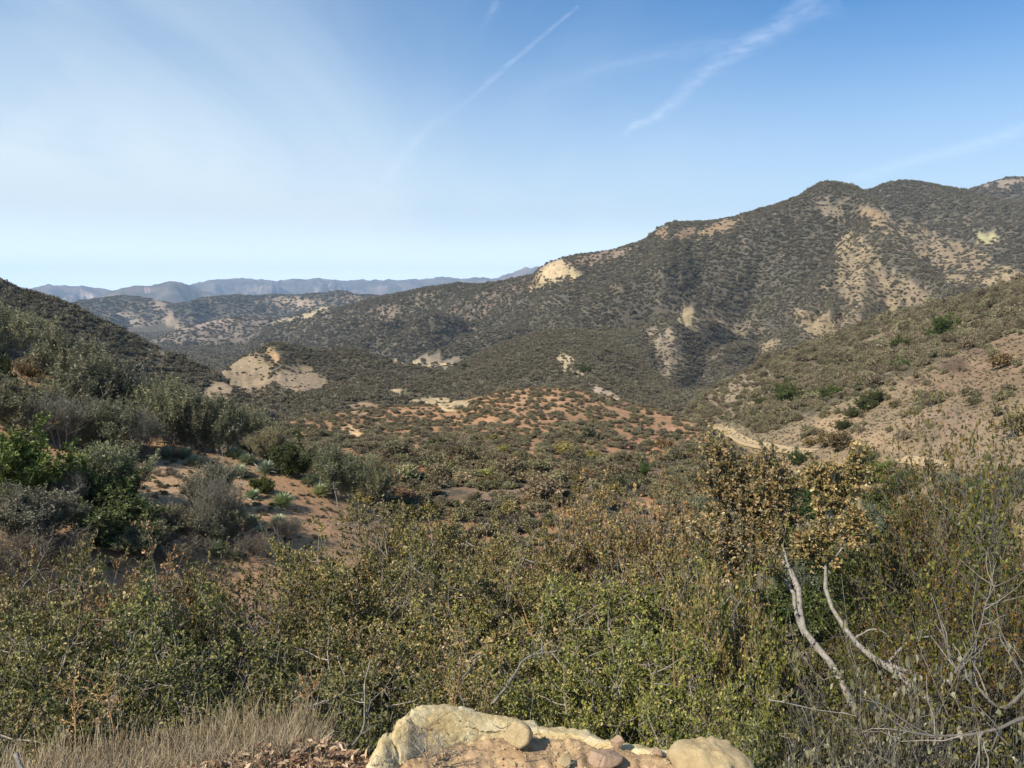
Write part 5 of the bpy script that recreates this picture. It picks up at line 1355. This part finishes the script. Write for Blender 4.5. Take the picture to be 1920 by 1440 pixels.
# ------------------------------------------------------------------ dirt roads
def road(pts, label, width, lift=.12, n=60, rmin=60):
    """pts: points of the road's middle line on the land"""
    C = smooth_line(pts, n)
    T = np.gradient(C[:, :2], axis=0); T /= np.linalg.norm(T, axis=1, keepdims=True) + 1e-9
    Nn = np.stack([-T[:, 1], T[:, 0]], 1)
    w = np.linspace(-.5, .5, 7)
    wd = width * (1 + .12 * noise(np.arange(n) * .3, np.zeros(n), 3))
    X = C[:, None, :2] + Nn[:, None] * (w[None, :, None] * wd[:, None, None])
    z = ground_h(X[..., 0], X[..., 1])
    z = np.maximum(z, np.median(z, axis=1, keepdims=True)) + lift
    V = np.concatenate([X, z[..., None]], -1)
    sk = V[:, [0, -1]].copy(); sk[..., 2] -= .5
    V = np.concatenate([sk[:, :1], V, sk[:, 1:]], 1)
    k = V.shape[1]
    idx = np.arange(n * k).reshape(n, k)
    Q = np.stack([idx[:-1, :-1], idx[1:, :-1], idx[1:, 1:], idx[:-1, 1:]], -1).reshape(-1, 4)
    return put('dirt_road', mesh_of('dirt_road', V.reshape(-1, 3), Q, M_ROAD, tint=np.zeros(n * k), cols=np.tile((.38, .285, .165), (n * k, 1)), shade=True), kind='structure', label=label)
for C_, wd_, lab_, lf_ in zip(ROADLINES, (2.9, 1.6, 5, 6, 5), (
        'pale dirt road curving down the foot of the brown hillside', 'short pale stretch of the dirt road at the foot of the bare slope', 'far dirt road running across the hills in the middle of the valley',
        'short pale stretch of dirt road on the low ridge', 'dirt pull-out behind the orange hill'), (.08, .06, .4, .3, .3)):
    road(C_, lab_, wd_, lf_)
# ------------------------------------------------------------------ contrails, nine kilometres up
def contrail_mat(name, dens, scale, stretch):
    m, t, o = new_mat(name)
    tc = N(t, 'ShaderNodeTexCoord'); mp_ = N(t, 'ShaderNodeMapping'); mp_.inputs['Scale'].default_value = (scale, scale, scale)
    Lk(t, tc.outputs['Object'], mp_.inputs[0])
    n = N(t, 'ShaderNodeTexNoise'); n.inputs['Scale'].default_value = 1; n.inputs['Detail'].default_value = 5; n.inputs['Roughness'].default_value = .6; n.inputs['Distortion'].default_value = .4
    Lk(t, mp_.outputs[0], n.inputs['Vector'])
    a = N(t, 'ShaderNodeAttribute', attribute_name='tint')
    r = N(t, 'ShaderNodeMapRange'); r.inputs[1].default_value = .3; r.inputs[2].default_value = .7
    Lk(t, n.outputs[0], r.inputs[0])
    mu = N(t, 'ShaderNodeMath', operation='MULTIPLY'); Lk(t, r.outputs[0], mu.inputs[0]); Lk(t, a.outputs['Fac'], mu.inputs[1])
    m2 = N(t, 'ShaderNodeMath', operation='MULTIPLY'); m2.inputs[1].default_value = dens; Lk(t, mu.outputs[0], m2.inputs[0])
    tr = N(t, 'ShaderNodeBsdfTransparent'); tl = N(t, 'ShaderNodeBsdfTranslucent'); tl.inputs[0].default_value = (.95, .95, .95, 1)
    mx = N(t, 'ShaderNodeMixShader'); Lk(t, m2.outputs[0], mx.inputs[0]); Lk(t, tr.outputs[0], mx.inputs[1]); Lk(t, tl.outputs[0], mx.inputs[2])
    Lk(t, mx.outputs[0], o.inputs[0])
    return m
def contrail(pts, dens, label, alt=9000, sc=.0012):
    """pts: (u, v, half width in pixels, strength)"""
    q = np.array(pts, float)
    L = smooth_line(q, 80); L[:, 2] *= 1.3
    prof = np.array([-1, -.7, -.4, -.15, 0, .15, .4, .7, 1]); st = np.array([0, .25, .6, .92, 1, .92, .6, .25, 0])
    dU = np.gradient(L[:, :2], axis=0); dU /= np.linalg.norm(dU, axis=1, keepdims=True)
    nU = np.stack([-dU[:, 1], dU[:, 0]], 1)
    V, T = [], []
    for i in range(80):
        for w, s in zip(prof, st):
            a, t = px(*(L[i, :2] + nU[i] * w * L[i, 2]))
            d = (alt + 60 * (1 - w * w)) / t
            V.append((d * math.sin(a), d * math.cos(a), t * d)); T.append(s * L[i, 3])
    V = np.array(V); c = V.mean(0)
    idx = np.arange(80 * 9).reshape(80, 9)
    Q = np.stack([idx[:-1, :-1], idx[1:, :-1], idx[1:, 1:], idx[:-1, 1:]], -1).reshape(-1, 4)
    o = put('contrail', mesh_of('contrail', V - c, Q, contrail_mat('contrail', dens, sc, 1), np.clip(T, 0, 1), shade=True), loc=c, label=label, cat='contrail', group='contrails in the sky')
contrail([(1085, 12, 5, .8), (1040, 50, 5, 1), (980, 100, 6, 1), (920, 152, 7, .9), (880, 188, 8, .5), (840, 215, 10, .3), (800, 243, 12, .6), (765, 285, 15, .7), (735, 325, 14, .6), (700, 375, 12, .15), (690, 390, 10, 0)], .13, 'thin straight contrail slanting down the middle of the sky')
contrail([(1560, -20, 60, .5), (1510, 15, 32, .9), (1460, 50, 22, 1), (1410, 82, 20, .9), (1370, 105, 18, .8), (1335, 128, 17, .8), (1305, 150, 18, .9), (1280, 178, 17, .7), (1250, 205, 13, .9), (1220, 225, 9, 1), (1190, 235, 8, 1), (1172, 255, 8, .3), (1165, 268, 6, 0)], .18, 'ragged kinked contrail in the upper right of the sky')
contrail([(1950, 232, 14, .8), (1880, 256, 15, 1), (1800, 280, 15, .9), (1720, 300, 15, .8), (1650, 320, 14, .7), (1580, 340, 13, .3)], .15, 'soft contrail above the mountain at the right')
contrail([(1480, 50, 14, .1), (1400, 75, 22, .6), (1320, 88, 24, .6), (1230, 105, 24, .6), (1150, 125, 22, .5), (1060, 150, 20, .3), (980, 175, 18, 0)], .12, 'broad faint contrail branching left from the ragged one')
contrail([(936, -8, 8, .8), (925, 18, 9, .9), (912, 40, 9, .5), (902, 60, 8, 0)], .1, 'short faint contrail at the top edge of the sky')
